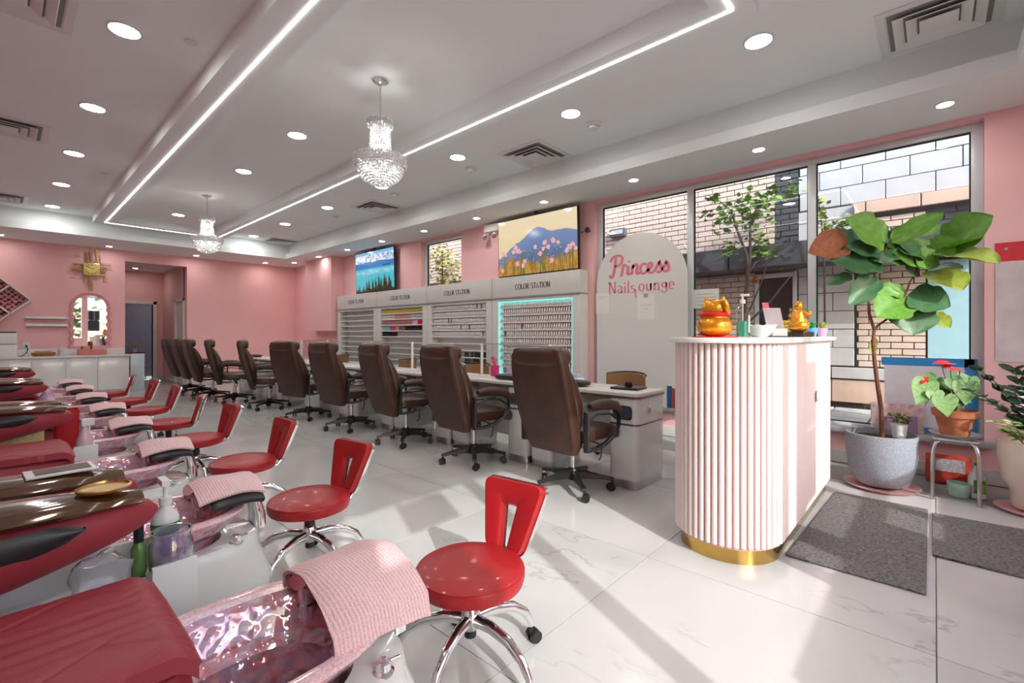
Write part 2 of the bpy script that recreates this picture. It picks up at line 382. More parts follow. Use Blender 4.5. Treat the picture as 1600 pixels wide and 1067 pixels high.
# baseboards
def bb(name, *bs):
    m = MB()
    for b in bs: m.box(*b)
    return struct(m.build(name, M_base, bevel=.003))
bb('baseboard_right', (WX-.015, FY, 0, WX, 12.9, .12))
bb('baseboard_back', (OX1, BY-.015, 0, WX-.015, BY, .10), (1.80, BY-.015, 0, OX0, BY, .10), (OX1-.015, BY, 0, OX1, 13.10, .10), (OX1-.015, 13.97, 0, OX1, HY, .10), (2.80, HY-.015, 0, OX1-.015, HY, .10))
# window sill and front storefront
struct(MB().box(5.33, -.36, .30, 5.47, 3.46, .345).build('trim_4', mat('sill_stone', (0.33, 0.33, 0.34), 0.4), bevel=.005))
def window(n, y0, y1, z0, z1, muls, x=5.49):
    fr = MB(); t = .075
    fr.box(x, y0, z0, x+.07, y0+t, z1); fr.box(x, y1-t, z0, x+.07, y1, z1)
    fr.box(x, y0+t, z0, x+.07, y1-t, z0+.05); fr.box(x, y0+t, z1-.06, x+.07, y1-t, z1)
    o = struct(fr.build('window_%d' % n, M_alum, bevel=.004))
    ys = [y0+t]+[q for mm in muls for q in (mm-.035, mm+.035)]+[y1-t]
    for mm in muls: MB().box(x-.01, mm-.035, z0+.05, x+.07, mm+.035, z1-.06).build('mullion', M_alum, o, bevel=.004)
    for a, b in zip(ys[::2], ys[1::2]):
        gk = MB(); za, zb = z0+.05, z1-.06; w = .010
        gk.box(x+.02, a, za, x+.05, a+w, zb); gk.box(x+.02, b-w, za, x+.05, b, zb); gk.box(x+.02, a+w, za, x+.05, b-w, za+w); gk.box(x+.02, a+w, zb-w, x+.05, b-w, zb)
        gk.build('gasket', M_gask, o, smooth=False)
        MB().box(x+.032, a+w, za+w, x+.038, b-w, zb-w).build('pane', M_glass, o, smooth=False)
    return o
window(1, -.30, 3.41, .32, 2.985, [.915, 2.14])
window(2, 6.10, 7.27, .32, 2.985, [])
# front wall with shop glazing (behind the camera), shaped to throw the sun patches
m = MB(); W0 = FY-.2
m.box(LX, W0, 0, -.40, FY, CZ); m.box(4.75, W0, 0, WX, FY, CZ); m.box(-.40, W0, 2.80, 4.75, FY, CZ)
m.box(-.40, W0, 0, .05, FY, 2.08)
m.box(1.20, W0, 0, 2.35, FY, 1.06)
m.box(2.35, W0, 0, 4.75, FY, .80)
m.box(2.35, W0, .80, 2.55, FY, 2.8)
struct(m.build('wall_front', M_pink, smooth=False))
m = MB()
for x in (.80, 2.05, 3.55, 4.55): m.box(x-.05, FY-.12, 0.0 if x < 1.2 else (1.06 if x < 2.3 else .80), x+.05, FY-.04, 2.8)
m.box(.05, FY-.12, 0, 2.35, FY-.04, .08); m.box(-.40, FY-.12, 2.08, .05, FY-.04, 2.14)
m.box(2.55, FY-.12, 1.06, 4.75, FY-.04, 1.11)
w3 = struct(m.build('window_3', M_alum))
MB().box(.05, FY-.085, .08, 2.35, FY-.08, 2.8).box(-.40, FY-.085, 2.14, .05, FY-.08, 2.8).box(2.55, FY-.085, .80, 4.75, FY-.08, 2.8).build('pane', M_glass, w3, smooth=False)
MB().box(.10, FY-.078, 2.40, .50, FY-.07, 2.70).build('window_sticker', M_wsat, w3, smooth=False)
MB().box(2.60, FY-.078, .80, 3.15, FY-.07, 1.06).build('window_sticker', M_wsat, w3, smooth=False)  # unseen sheet added to cast a dark rectangle on the mat
dg_ = thing('window_sign', 'dark grid panel in the front glazing, seen reflected in the wavy mirror', 'sign', (2.66, FY-.02, 1.45))
MB().box(-.28, 0, .38, .28, .015, .80).box(-.28, 0, -.10, .28, .015, .36).build('dark_panel', mat('slate_sign', (.02, .03, .05), .4), dg_, smooth=False)
MB().box(-.10, .015, .38, -.09, .018, .80).box(.09, .015, .38, .10, .018, .80).build('grid_bars', M_wsat, dg_, smooth=False)

# ------------------------------------------------------------------ outside: alley, building across, small tree
M_conc = mat('alley_paver', (0.50, 0.49, 0.47), 0.9, vary=0.12, scale=6, bump=0.3, bscale=40)
M_bk = mat('tan_brick', srgb('D2C0B4'), 0.9, vary=0.10, scale=3, bump=0.3, bscale=60)
M_bkd = mat('charcoal_brick', (0.075, 0.078, 0.09), 0.8, vary=0.2, scale=3, bump=0.3, bscale=60)
M_mort = mat('mortar', (0.13, 0.115, 0.10), 0.95)
M_stn = mat('white_split_block', (0.52, 0.525, 0.54), 0.9, vary=0.06, scale=5, bump=0.4, bscale=50)
M_tan = mat('tan_stone', srgb('CFB4A4'), 0.9, vary=0.08, scale=4, bump=0.3, bscale=60)
M_fascia = mat('slate_metal_panel', (0.085, 0.09, 0.105), 0.45, vary=0.08)
ground = struct(MB().box(-12, -14, -.20, 5.58, FY-.2, -.12).box(5.6, -14, -.2, 7.0, 16, .30).build('ground', mat('asphalt', (0.22, 0.22, 0.22), 0.9, vary=0.2, bump=0.4), smooth=False))
pav = MB().box(-.19, -.19, 0, .19, .19, .035).build('paver', M_conc, ground, bevel=.006); pav.matrix_local = TR(5.85, -.9, .30)
for i in range(3):
    for j in range(13):
        if i or j: link('paver', pav.data, ground, TR(5.85+i*.4, -.9+j*.4, .30))
FX = 7.2
bd = thing('building', 'tan brick and white block building across the alley beyond the windows', 'building', (FX, 0, 0))
m = MB(); m.box(.06, -3, .2, .5, 16, 7.0)
m.build('wall_core', M_mort, bd, smooth=False)
# a brick template lying with its face at x=0; individual bricks nearest, the rest joined
def brick_mesh(name, ly, lz, m_, dep=.05, bev=.004):
    return MB().box(0, 0, 0, dep, ly, lz).build(name, m_, None, bevel=bev, seg=1, smooth=False)
def lay(regions, ly, lz, gap, m_, name, joined_name, budget, ox=0.0):
    cells = []
    for (y0, y1, z0, z1) in regions:
        r = 0; z = z0
        while z < z1-.001:
            h = min(lz, z1-z); y = y0-(ly+gap)*.5*(r % 2)
            while y < y1:
                a, b = max(y, y0), min(y+ly, y1)
                if b-a > .02: cells.append((a, b, z, z+h))
                y += ly+gap
            z += lz+gap; r += 1
    def key(c): return (c[0]*C_+ (FX)*S_) + abs(c[2]-2.6)*.6
    full = [c for c in cells if c[1]-c[0] > ly-.002 and c[3]-c[2] > lz-.002]
    full.sort(key=key); ind = set(full[:budget]); rest = [c for c in cells if c not in ind]
    proto = None; rn = random.Random(3)
    for c in full[:budget]:
        Mx = TR(ox+rn.uniform(-.003, .003), c[0], c[2])
        if proto is None: proto = brick_mesh(name, ly, lz, m_); proto.parent = bd; proto.matrix_local = Mx
        else: link(name, proto.data, bd, Mx)
    if rest:
        jm = MB()
        for c in rest: jm.box(ox, c[0], c[2], ox+.05, c[1], c[3])
        o = jm.build(joined_name, m_, bd, smooth=False); o['kind'] = 'stuff'
lay([(1.64, 5.2, 2.40, 5.6)], .20, .066, .011, M_bk, 'brick', 'brick_field', 290)
lay([(5.21, 12.5, 2.40, 5.6), (1.9, 5.2, .6, 2.08), (.08, .72, .82, 2.64)], .20, .066, .011, M_bk, 'brick', 'brick_field', 0)
lay([(1.36, 1.63, 2.40, 5.6)], .20, .066, .011, M_bkd, 'dark_brick', 'dark_brick_field', 60)
lay([(-.6, .72, 2.30, 2.68)], .20, .066, .011, M_bkd, 'dark_brick', 'dark_brick_field', 0, ox=.04)  # shadow below the lintel put into the brick colour
lay([(-.9, 1.35, 2.86, 5.4), (.75, 1.35, .82, 2.84)], .44, .225, .009, M_stn, 'stone_block', 'stone_block_field', 120)
lay([(-.9, .74, 2.70, 2.845)], .50, .145, .012, M_tan, 'lintel_stone', 'lintel_field', 6, ox=-.06)
lay([(-.9, 1.9, .66, .80)], .62, .14, .010, M_stn, 'sill_stone', 'sill_field', 6, ox=-.03)
lay([(-.9, 1.9, .36, .65)], .62, .28, .010, M_tan, 'plinth_stone', 'plinth_field', 6, ox=-.01)
hb = MB().box(.00, -.9, .84, .05, .06, 2.06).build('blue_hoarding', mat('blue_insulation_board', srgb('9CC6D3'), 0.7, vary=0.04), bd, smooth=False)
for k in range(9):
    MB().box(-.5, 9.9-1.3*k, 2.10, .05, 11.18-1.3*k, 2.385).build('fascia_panel', M_fascia, bd, bevel=.004)
# ground-floor window of the building
wf = MB(); wf.box(-.01, 1.37, .88, .05, 1.42, 2.06); wf.box(-.01, 1.84, .88, .05, 1.89, 2.06); wf.box(-.01, 1.42, .88, .05, 1.84, .94); wf.box(-.01, 1.42, 2.0, .05, 1.84, 2.06); wf.box(-.01, 1.42, 1.18, .05, 1.84, 1.23)
wfo = wf.build('window', M_alum, bd, bevel=.003)
MB().box(.03, 1.42, .94, .04, 1.84, 2.0).build('pane', mat('dark_pane', (.015, .018, .017), 0.05), wfo, smooth=False)
# wall lamp on the facade
o = thing('wall_lamp', 'black rectangular wall lamp on tan brick outside the first window', 'lamp', (FX-.10, 4.03, 2.95))
MB().box(0, -.14, -.06, .10, .14, .08).build('housing', M_fascia, o, bevel=.006)
MB().box(-.008, -.11, -.02, .0, .11, .05).build('lens', mat('lens_grey', (.5, .52, .55), .2), o, smooth=False)
# young maple
M_bark = mat('bark', (0.055, 0.042, 0.035), 0.9, vary=0.2)
M_leafa = mat('maple_leaf', srgb('6D8F3F'), 0.6, vary=0.25, scale=3)
def tree(name, label, base, twigs, clusters, nl, lm, seed, size=.045):
    rn = random.Random(seed); t = thing(name, label, 'tree', base)
    b = Vector(base); tw = MB()
    for pts, r0, r1 in twigs:
        P = [p-b for p in pts]; n = len(P); tw.tube(P, [r0+(r1-r0)*i/(n-1) for i in range(n)], 6)
    tw.build('trunk', M_bark, t)
    lf = MB()
    for i in range(nl):
        c, rad = rn.choices(clusters, [q[1] for q in clusters])[0]
        p = c-b+Vector([rn.gauss(0, rad*.5) for _ in range(3)])
        s = size*rn.uniform(.6, 1.3); Mx = Matrix.Translation(p) @ Euler((rn.uniform(-.8, .8), rn.uniform(-.8, .8), rn.uniform(0, 6.3))).to_matrix().to_4x4()
        lf.add([(-s, 0, 0), (-.45*s, .55*s, .1*s), (.3*s, .75*s, 0), (.5*s, .2*s, .12*s), (1.1*s, 0, -.1*s), (.4*s, -.25*s, .1*s), (.3*s, -.75*s, 0), (-.45*s, -.5*s, .08*s)],
               [(0, 1, 7), (1, 2, 3), (1, 3, 5, 7), (3, 4, 5), (5, 6, 7)], Mx)
    o = lf.build('foliage', lm, t, smooth=False); o['kind'] = 'stuff'
    return t
D = 6.05
for k_, (x_, y_) in enumerate([(-5.5, -13), (1.5, -14), (7.5, -13)]):  # trees added behind the camera to break up the reflected sky
    rn_ = random.Random(40+k_)
    tree('street_tree', ['street tree left across the road', 'street tree mid across the road, mirrored in the wavy mirror', 'street tree right across the road'][k_], (x_, y_, -.12), [([Vector((x_, y_, -.12)), Vector((x_, y_, 1.5)), Vector((x_+.2, y_, 3))], .12, .05)], [(Vector((x_, y_, 2.6)), 2.0), (Vector((x_+1, y_, 1.8)), 1.5), (Vector((x_-1, y_, 2.0)), 1.5)], 700, mat('street_leaf', srgb('7F9A5A'), .6, vary=.3), 50+k_, .26)
T = [([at(1162, 640, D), at(1163, 480, D), at(1168, 440, D), at(1167, 400, D), at(1152, 360, D), at(1143, 330, D), at(1125, 315, D)], .03, .008),
     ([at(1168, 440, D), at(1172, 400, D), at(1172, 355, D), at(1182, 325, D), at(1200, 300, D), at(1240, 300, D)], .02, .006),
     ([at(1172, 425, D), at(1180, 410, D), at(1200, 400, D), at(1225, 398, D)], .012, .005),
     ([at(1168, 400, D), at(1160, 385, D), at(1135, 392, D)], .010, .005), ([at(1172, 390, D), at(1190, 370, D)], .010, .005)]
CL = [(at(1150, 335, D), .22), (at(1128, 340, D), .17), (at(1170, 325, D), .22), (at(1190, 318, D), .18), (at(1205, 305, D), .14), (at(1235, 298, D), .10), (at(1115, 310, D), .07),
      (at(1140, 390, D), .12), (at(1198, 395, D), .13), (at(1222, 394, D), .13), (at(1185, 378, D), .10), (at(1250, 392, D), .08), (at(1180, 345, D), .2)]
b0 = at(1162, 640, D)
tree('maple_tree', 'young green maple with a dark thin trunk outside the middle window', (b0.x, b0.y, .30), [([Vector((b0.x, b0.y, .30)), at(1163, 480, D)], .032, .028)]+T, CL, 560, M_leafa, 4)
D = 5.85
b0 = at(1176, 520, D)
tree('bare_sapling', 'pale bare slanting branches beside the maple outside the middle window', (b0.x, b0.y, .3), [([Vector((b0.x, b0.y, .3)), at(1168, 505, D), at(1200, 475, D), at(1240, 425, D), at(1262, 415, D)], .018, .007), ([at(1165, 500, D), at(1190, 440, D), at(1199, 410, D)], .011, .005)],
     [(at(1180, 440, D), .04)], 14, mat('rusty_leaf', srgb('A8763A'), .7), 5)
D = 5.55
tree('shrub_tree', 'thin yellow-green sapling just left of the fiddle leaf fig outside', tuple(at(1290, 560, D)*1.0)[:2]+(.3,), [([Vector((*tuple(at(1290, 560, D))[:2], .3)), at(1288, 420, D), at(1284, 350, D), at(1280, 320, D)], .012, .005), ([at(1288, 400, D), at(1300, 352, D), at(1318, 345, D)], .008, .004)],
     [(at(1283, 335, D), .12), (at(1290, 350, D), .10), (at(1315, 350, D), .10), (at(1278, 315, D), .08)], 90, mat('lime_leaf', srgb('8FA63E'), .6, vary=.2), 6, .04)
D = 11.4
b0 = at(706, 520, D)
tree('birch_tree', 'yellow-green leafy tree outside the narrow window between the screens', (6.2, 7.6, .3), [([Vector((6.2, 7.6, .3)), Vector((6.2, 7.6, 2.0)), Vector((6.25, 7.65, 2.95))], .03, .01)],
     [(Vector((6.3, 7.5, 2.15)), .40), (Vector((6.3, 7.6, 2.5)), .32), (Vector((6.3, 7.75, 2.85)), .28)], 700, mat('birch_leaf', srgb('B3B24E'), .6, vary=.25), 8, .04)

# ------------------------------------------------------------------ ceiling fixtures
def downlight(x, y, z, r, small):
    t = bpy.data.objects.new('ceiling_downlight', None); COL.objects.link(t); t.location = (x, y, z)
    MB().lathe([(r+.018, 0), (r+.016, -.006), (r+.002, -.009), (r, -.004)], 28, cap=False).build('trim_ring', M_wsat, t)
    MB().lathe([(.001, -.003), (r, -.004)], 28, cap=False).build('diffuser', M_emits if small else M_emit, t)
    return t
def dl_label(t, s, g): tag(t, s, 'light', g)
dp = downlight(.60, 4.30, CZ, .088, False); first = True
rows = [(.60, 'left bay by the pedicure chairs', [.92, 2.61, 4.30, 5.99, 7.68, 9.40, 11.12]), (2.19, 'centre bay by the chandeliers', [1.80, 5.17, 6.84, 10.22]), (3.79, 'right bay over the nail desks', [.97, 2.66, 4.35, 6.04, 7.74, 9.50, 11.20])]
for x, nm, ys in rows:
    for k, y in enumerate(ys):
        lb = 'round ceiling downlight in the %s, %s from the front' % (nm, ORD[k])
        if first: dp.location = (x, y, CZ); dl_label(dp, lb, 'downlights in the main ceiling'); first = False
        else: dup(dp, (x, y, CZ), 0, lb)
sp = downlight(4.95, -.05, SZ, .05, True); first = True
sr = [(4.97, -.06+1.33*k) for k in range(10)]
for k, (x, y) in enumerate(sr):
    lb = 'small downlight in the window-side soffit, %s from the potted fig' % ORD[k]
    if first: sp.location = (x, y, SZ); dl_label(sp, lb, 'small downlights in the soffit'); first = False
    else: dup(sp, (x, y, SZ), 0, lb)
for k, x in enumerate((0.0, 1.50, 3.02, 4.50)):
    dup(sp, (x, 12.5, SZ), 0, ['small downlight over the diamond shelf on the back wall', 'small downlight over the sunburst clock', 'small downlight right of the corridor opening', 'small downlight near the back right corner'][k])
dup(sp, (2.26, 14.7, 2.86), 0, 'small downlight in the corridor ceiling')
dup(sp, (2.9, 16.2, 2.5), 0, 'small downlight in the room beyond the corridor door')  # lamp added to brighten the otherwise unlit far room
# air diffusers
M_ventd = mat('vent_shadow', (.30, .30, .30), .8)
def vent(x, y, lb, sz=.33, first=[None]):
    if first[0]: return dup(first[0], (x, y, CZ), 0, lb)
    t = thing('ceiling_vent', lb, 'vent', (x, y, CZ), 0, 'square air diffusers in the ceiling'); first[0] = t
    f = MB()
    def sqring(a, za, b, zb):
        A = [(-a, -a, za), (a, -a, za), (a, a, za), (-a, a, za)]; B = [(-b, -b, zb), (b, -b, zb), (b, b, zb), (-b, b, zb)]
        return A, B
    f.loft([*sqring(sz, -.001, sz, -.008), sqring(sz-.05, -.010, 0, 0)[0], sqring(sz-.06, -.004, 0, 0)[0]], False, False)
    f.build('frame', M_wsat, t, smooth=False)
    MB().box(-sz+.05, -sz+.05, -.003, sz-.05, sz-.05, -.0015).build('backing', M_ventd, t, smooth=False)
    for a, b in ((.24, .19), (.17, .12)):
        q = MB(); q.loft([*sqring(a, -.030, b, -.006)], False, False); q.loft([*sqring(a-.004, -.034, a, -.030)], False, False); q.loft([*sqring(a-.004, -.034, b-.008, -.008)], False, False)
        q.build('louvre', M_wsat, t, smooth=False)
    MB().box(-.10, -.10, -.032, .10, .10, -.026).build('centre_plate', M_wsat, t, bevel=.01)
    return t
for x, y, lb in [(4.36, -.02, 'square ceiling vent nearest the front right corner'), (4.37, 3.60, 'square ceiling vent above the wide mountain flower screen'), (4.36, 7.08, 'square ceiling vent above the lake screen'), (4.42, 11.35, 'square ceiling vent at the far right near the back wall'),
                 (.02, 4.33, 'large ceiling vent at the top left over the pedicure chairs'), (.03, 7.20, 'second ceiling vent over the pedicure chairs'), (-.02, 10.95, 'far ceiling vent over the pedicure chairs near the back wall')]:
    vent(x, y, lb)
tag(MB().box(4.05, 9.2, CZ-.006, 4.72, 9.98, CZ-.0005).build('access_panel', M_ceil, bevel=.003), 'flush square access panel in the right ceiling bay', 'panel')
def det(x, y, lb, first=[None]):
    if first[0]: return dup(first[0], (x, y, CZ), 0, lb)
    t = thing('smoke_detector', lb, 'detector', (x, y, CZ), 0, 'round ceiling detectors'); first[0] = t
    MB().lathe([(.085, -.0005), (.085, -.012), (.06, -.016), (.055, -.026)], 24).build('base', M_wsat, t)
    MB().lathe([(.045, -.026), (.045, -.034)], 24).build('grille', M_ventd, t)
    MB().lathe([(.055, -.034), (.052, -.044), (.035, -.050)], 24).build('cap', M_wsat, t)
    return t
for x, y, lb in [(4.15, 2.62, 'round air valve beside the nearest right-bay vent'), (4.17, 4.51, 'round air valve, second from the front windows'), (4.14, 6.21, 'round air valve behind the big chandelier'), (4.16, 8.16, 'round air valve farthest from the front windows')]: det(x, y, lb)
spk = None
for x, y, lb in [(.96, 4.11, 'sprinkler cover plate nearest, left of the lit beam'), (.96, 8.33, 'middle sprinkler cover plate left of the lit beam'), (.92, 11.05, 'far sprinkler cover plate left of the lit beam')]:
    if spk: dup(spk, (x, y, CZ), 0, lb)
    else: spk = MB().lathe([(.042, -.0005), (.042, -.006), (.036, -.008)], 24).build('sprinkler_cover', M_wsat, loc=(x, y, CZ)); tag(spk, lb, 'sprinkler', 'sprinkler cover plates')

# ------------------------------------------------------------------ chandeliers
def crystal(m, p, s, rn):
    Mx = Matrix.Translation(p) @ Matrix.Rotation(rn.uniform(0, 3), 4, 'Z') @ Matrix.Diagonal((s, s, s*1.25, 1))
    m.add([(0, 0, 1), (1, 0, 0), (0, 1, 0), (-1, 0, 0), (0, -1, 0), (0, 0, -1)], [(0, 1, 2), (0, 2, 3), (0, 3, 4), (0, 4, 1), (5, 2, 1), (5, 3, 2), (5, 4, 3), (5, 1, 4)], Mx)
def chandelier():
    rn = random.Random(2)
    t = thing('chandelier', 'big crystal chandelier nearest the front windows', 'chandelier', (2.20, 3.53, CZ), 0, 'crystal chandeliers on chains')
    MB().lathe([(.065, -.001), (.066, -.010), (.045, -.018), (.043, -.026), (.02, -.034), (.008, -.05)], 24).build('canopy', M_chrome, t)
    z = -.05; k = 0
    ch = None
    while z > -.33:
        L = Matrix.Translation((0, 0, z-.014)) @ RZ(pi/2*(k % 2))
        if ch is None:
            ch = MB().tube([(.007*cos(a), 0, .018*sin(a)) for a in [2*pi*i/10 for i in range(10)]], .0022, 5, ring=True).build('chain_link', M_steel, t); ch.matrix_local = L
        else: link('chain_link', ch.data, t, L)
        z -= .030; k += 1
    MB().lathe([(.092, -.345), (.098, -.350), (.098, -.385), (.076, -.392), (.076, -.350), (.09, -.345)], 32, cap=False).build('crown_ring', M_cry, t)
    MB().lathe([(.205, -.665), (.215, -.675), (.215, -.735), (.195, -.742), (.175, -.715), (.19, -.672)], 40, cap=False).build('crystal_ring', M_cry, t)
    MB().lathe([(.012, -.33), (.012, -.60), (.05, -.64), (.05, -.66)], 12).lathe([(.190, -.745), (.190, -.752), (.186, -.752), (.186, -.745)], 40, cap=False).lathe([(.080, -.395), (.080, -.402), (.076, -.402), (.076, -.395)], 30, cap=False).build('frame', M_steel, t)
    m = MB()
    for i in range(28):                   # neck strands flaring to the ring
        a = 2*pi*i/28
        for j in range(19):
            f = j/18; r = .078+.012*f+.10*max(0, f-.7)**1.3*3; crystal(m, Vector((r*cos(a), r*sin(a), -.40-.265*f)), .0092, rn)
    o = m.build('neck_crystals', M_cry, t, smooth=False); o['kind'] = 'stuff'
    m = MB()
    for j, (r, z) in enumerate([(.188, -.755), (.186, -.775), (.180, -.795), (.170, -.815), (.156, -.834), (.138, -.851), (.115, -.866), (.09, -.879), (.062, -.889), (.03, -.896), (.004, -.905)]):
        n = max(1, int(2*pi*r/.0165))
        for i in range(n):
            a = 2*pi*(i+.5*(j % 2))/n; crystal(m, Vector((r*cos(a), r*sin(a), z+rn.uniform(-.004, .004))), .0125, rn)
    for (r, z0, n) in ((.207, -.66, 60), (.094, -.342, 30)):
        for i in range(n):
            a = 2*pi*i/n
            for q in range(4 if n > 40 else 3): crystal(m, Vector(((r+.010)*cos(a), (r+.010)*sin(a), z0-.012-q*.020)), .011, rn)
    o = m.build('bowl_crystals', M_cry, t, smooth=False); o['kind'] = 'stuff'
    lb_ = mat('lit_bulb', (1, 1, 1), emit=(1, .97, .94), estr=120.0); bb_ = None  # glowing bulbs added inside to brighten the crystals and ceiling
    for (br, bz, bn) in ((.12, -.76, 6), (.045, -.47, 3), (.05, -.58, 3)):
        for i in range(bn):
            a = 2*pi*i/bn+.3; Mx = TR(br*cos(a), br*sin(a), bz)
            if bb_ is None: bb_ = MB().sup((0, 0, 0), (.010, .010, .018), 1, 1, 10, 6).build('bulb', lb_, t); bb_.matrix_local = Mx
            else: link('bulb', bb_.data, t, Mx)
    return t
c1 = chandelier()
dup(c1, (2.19, 8.47, CZ), .4, 'smaller-looking crystal chandelier farther back before the corridor opening')

# ------------------------------------------------------------------ back wall: counter, sink, mirror, clock, shelves
cab_x = [-1.5, -.99, -.53, -.07, .39, .85, 1.31, 1.80]
def cabinet(k):
    x0, x1 = cab_x[k], cab_x[k+1]
    lb = ['base cabinet unit with glossy white door, %s from the corridor' % ORD[6-k]][0]
    t = thing('base_cabinet', lb, 'cabinet', ((x0+x1)/2, 12.6, 0), 0, 'glossy white base cabinets at the back wall')
    w = (x1-x0)/2
    MB().box(-w, -.23, .10, w, .29, .765).box(-w, -.18, 0, w, .29, .10).build('body', M_wsat, t, smooth=False)
    MB().box(-w+.002, -.25, .10, w-.002, -.231, .76).build('door', M_white, t, bevel=.003)
    MB().box(w-.07, -.256, .73, w-.03, -.25, .745).build('handle', M_steel, t)
for k in range(7): cabinet(k)
wt = MB().box(-1.5, 12.32, .766, 1.84, 12.89, .80).box(-1.5, 12.86, .80, 1.80, 12.89, .93)
tag(wt.build('worktop', mat('white_quartz', (.72, .72, .72), .2, vary=.02), bevel=.004), 'pale quartz worktop with a low backsplash along the back wall', 'counter')
t = thing('vessel_sink', 'coral pink rectangular vessel sink on the back worktop', 'sink', (1.25, 12.58, .80))
MB().loft([[(x*s, y*s2, z) for x, y in [(-.21+.03*(1-cos(a)), -.15) for a in ()] + [(-.20, -.15), (.20, -.15), (.215, -.13), (.215, .13), (.20, .15), (-.20, .15), (-.215, .13), (-.215, -.13)]] for s, s2, z in ((.94, .92, .0005), (1, 1, .02), (1, 1, .12), (.94, .92, .12), (.90, .86, .03))], True, True).build('basin', mat('coral_ceramic', srgb('D9837A'), .3, vary=.03), t)
MB().cyl((0, .13, .12), (0, .13, .27), .018).cyl((0, .13, .25), (0, .0, .235), .012).cyl((-.14, .13, .12), (-.14, .13, .17), .016).build('tap', mat('bronze', srgb('8B6540'), .25, metal=.9), t)
t = thing('soap_bottle', 'clear pump soap bottle on the back worktop between tray and sink', 'bottle', (.80, 12.6, .80))
MB().lathe([(.04, .0005), (.045, .01), (.045, .13), (.02, .16), (.018, .17)], 16).build('body', mat('frosted_plastic', (.62, .62, .64), .2), t)
MB().cyl((0, 0, .17), (0, 0, .205), .008).box(-.012, -.045, .205, .012, .012, .22).build('pump', M_wsat, t)
t = thing('serving_tray', 'orange and brown fruit-coloured tray on the back worktop', 'tray', (.56, 12.58, .80))
MB().loft([[(x*s, y*s, z) for x, y in [(-.15, -.10), (.15, -.10), (.17, 0), (.15, .10), (-.15, .10), (-.17, 0)]] for s, z in ((.85, .0005), (1, .035), (1, .07), (.93, .07), (.86, .03))]).build('bowl', mat('amber_tray', srgb('8C5A1E'), .3, vary=.4, scale=12), t)
MB().box(-.12, -.06, .03, .12, .06, .105).build('napkins', mat('napkins', srgb('B7A5A0'), .8, vary=.2, scale=20), t, bevel=.01)
t = thing('printer', 'off-white boxy printer on the back worktop at the far left', 'printer', (.0, 12.62, .80))
MB().box(-.22, -.2, .001, .21, .2, .23).build('lower_case', M_wsat, t, bevel=.01)
MB().box(-.22, -.2, .24, .21, .2, .44).build('upper_case', M_wsat, t, bevel=.01)
MB().box(-.21, -.19, .44, .20, .19, .465).box(-.21, -.19, .23, .20, .19, .24).build('lid', mat('charcoal_trim', (.05, .05, .055), .5), t, bevel=.004)
t = thing('power_outlet', 'white wall outlet with a black cord beside the printer', 'outlet', (.34, BY-.012, 1.0))
MB().box(-.05, 0, -.07, .05, .0115, .07).build('plate', M_wsat, t, bevel=.003)
MB().tube([(.0, -.01, -.01), (.02, -.04, -.06), (0, -.05, -.14), (-.06, -.12, -.19), (-.10, -.2, -.195)], .007, 6).box(-.014, -.03, -.03, .014, 0, .01).build('cord', M_black, t)
# wavy mirror
def wavy(w, h, amp, n=10):
    P = []
    for i in range(60):
        z = -h/2+(h-w/2)*i/59; P.append((w/2+amp*sin(2*pi*n*i/59*.5), z))
    for i in range(1, 40):
        a = pi*i/40; P.append((w/2*cos(a), h/2-w/2+w/2*sin(a)))
    P += [(-x, z) for x, z in reversed(P[:60])]
    return P
t = thing('wavy_mirror', 'arched mirror with a wavy pink frame above the sink', 'mirror', (1.255, BY, 1.50))
out, inn = wavy(.63, 1.16, .014), wavy(.50, 1.04, .012)
m = MB(); m.loft([[(x, -.001, z) for x, z in out], [(x, -.035, z) for x, z in out], [(x, -.045, z) for x, z in [(a*.96, b*.98) for a, b in out]], [(x, -.035, z) for x, z in inn], [(x, -.006, z) for x, z in inn]], True, False)
m.build('frame', M_pinkd, t)
MB().loft([[(x*.999, -.008, z*.999) for x, z in inn], [(x, -.012, z) for x, z in inn]]).build('mirror_glass', mat('mirror_silver', (.93, .94, .94), .015, metal=1, vary=0), t, smooth=False)
# sunburst clock
t = thing('sunburst_clock', 'square gold wall clock with spiky metal rod sunburst', 'clock', (1.27, BY-.03, 2.555))
MB().box(-.13, -.03, -.13, .13, .01, .13).build('dial', mat('gilt_dial', srgb('D9C77C'), .3, metal=.5, vary=.12), t, bevel=.02)
hm = MB()
for k in range(12):
    a = 2*pi*k/12; hm.box(-.004, -.034, .075, .004, -.0305, .115, RY(a))
hm.box(-.005, -.037, 0, .005, -.033, .07, RY(.9)).box(-.004, -.037, 0, .004, -.033, .10, RY(-.9)); hm.build('hands', mat('dark_bronze', (.07, .05, .03), .4), t, smooth=False)
rn = random.Random(5); rp = None
for k in range(72):
    vert = k % 2 == 0; L = rn.uniform(.10, .24); off = rn.gauss(0, .075); c = rn.choice((-1, 1))*rn.uniform(.12, .36 if vert else .24); w = .005
    if abs(off) > .14: L *= .6
    if vert: Mx = TR(off, rn.uniform(-.01, .01), c) @ Matrix.Diagonal((1, 1, L, 1))
    else: Mx = TR(c, rn.uniform(-.01, .01), off) @ RY(pi/2) @ Matrix.Diagonal((1, 1, L*.75, 1))
    if rp is None: rp = MB().box(-w, -w, -.5, w, w, .5).build('rod', mat('antique_rod', srgb('B08A55'), .4, metal=.6), t, smooth=False); rp.matrix_local = Mx
    else: link('rod', rp.data, t, Mx)
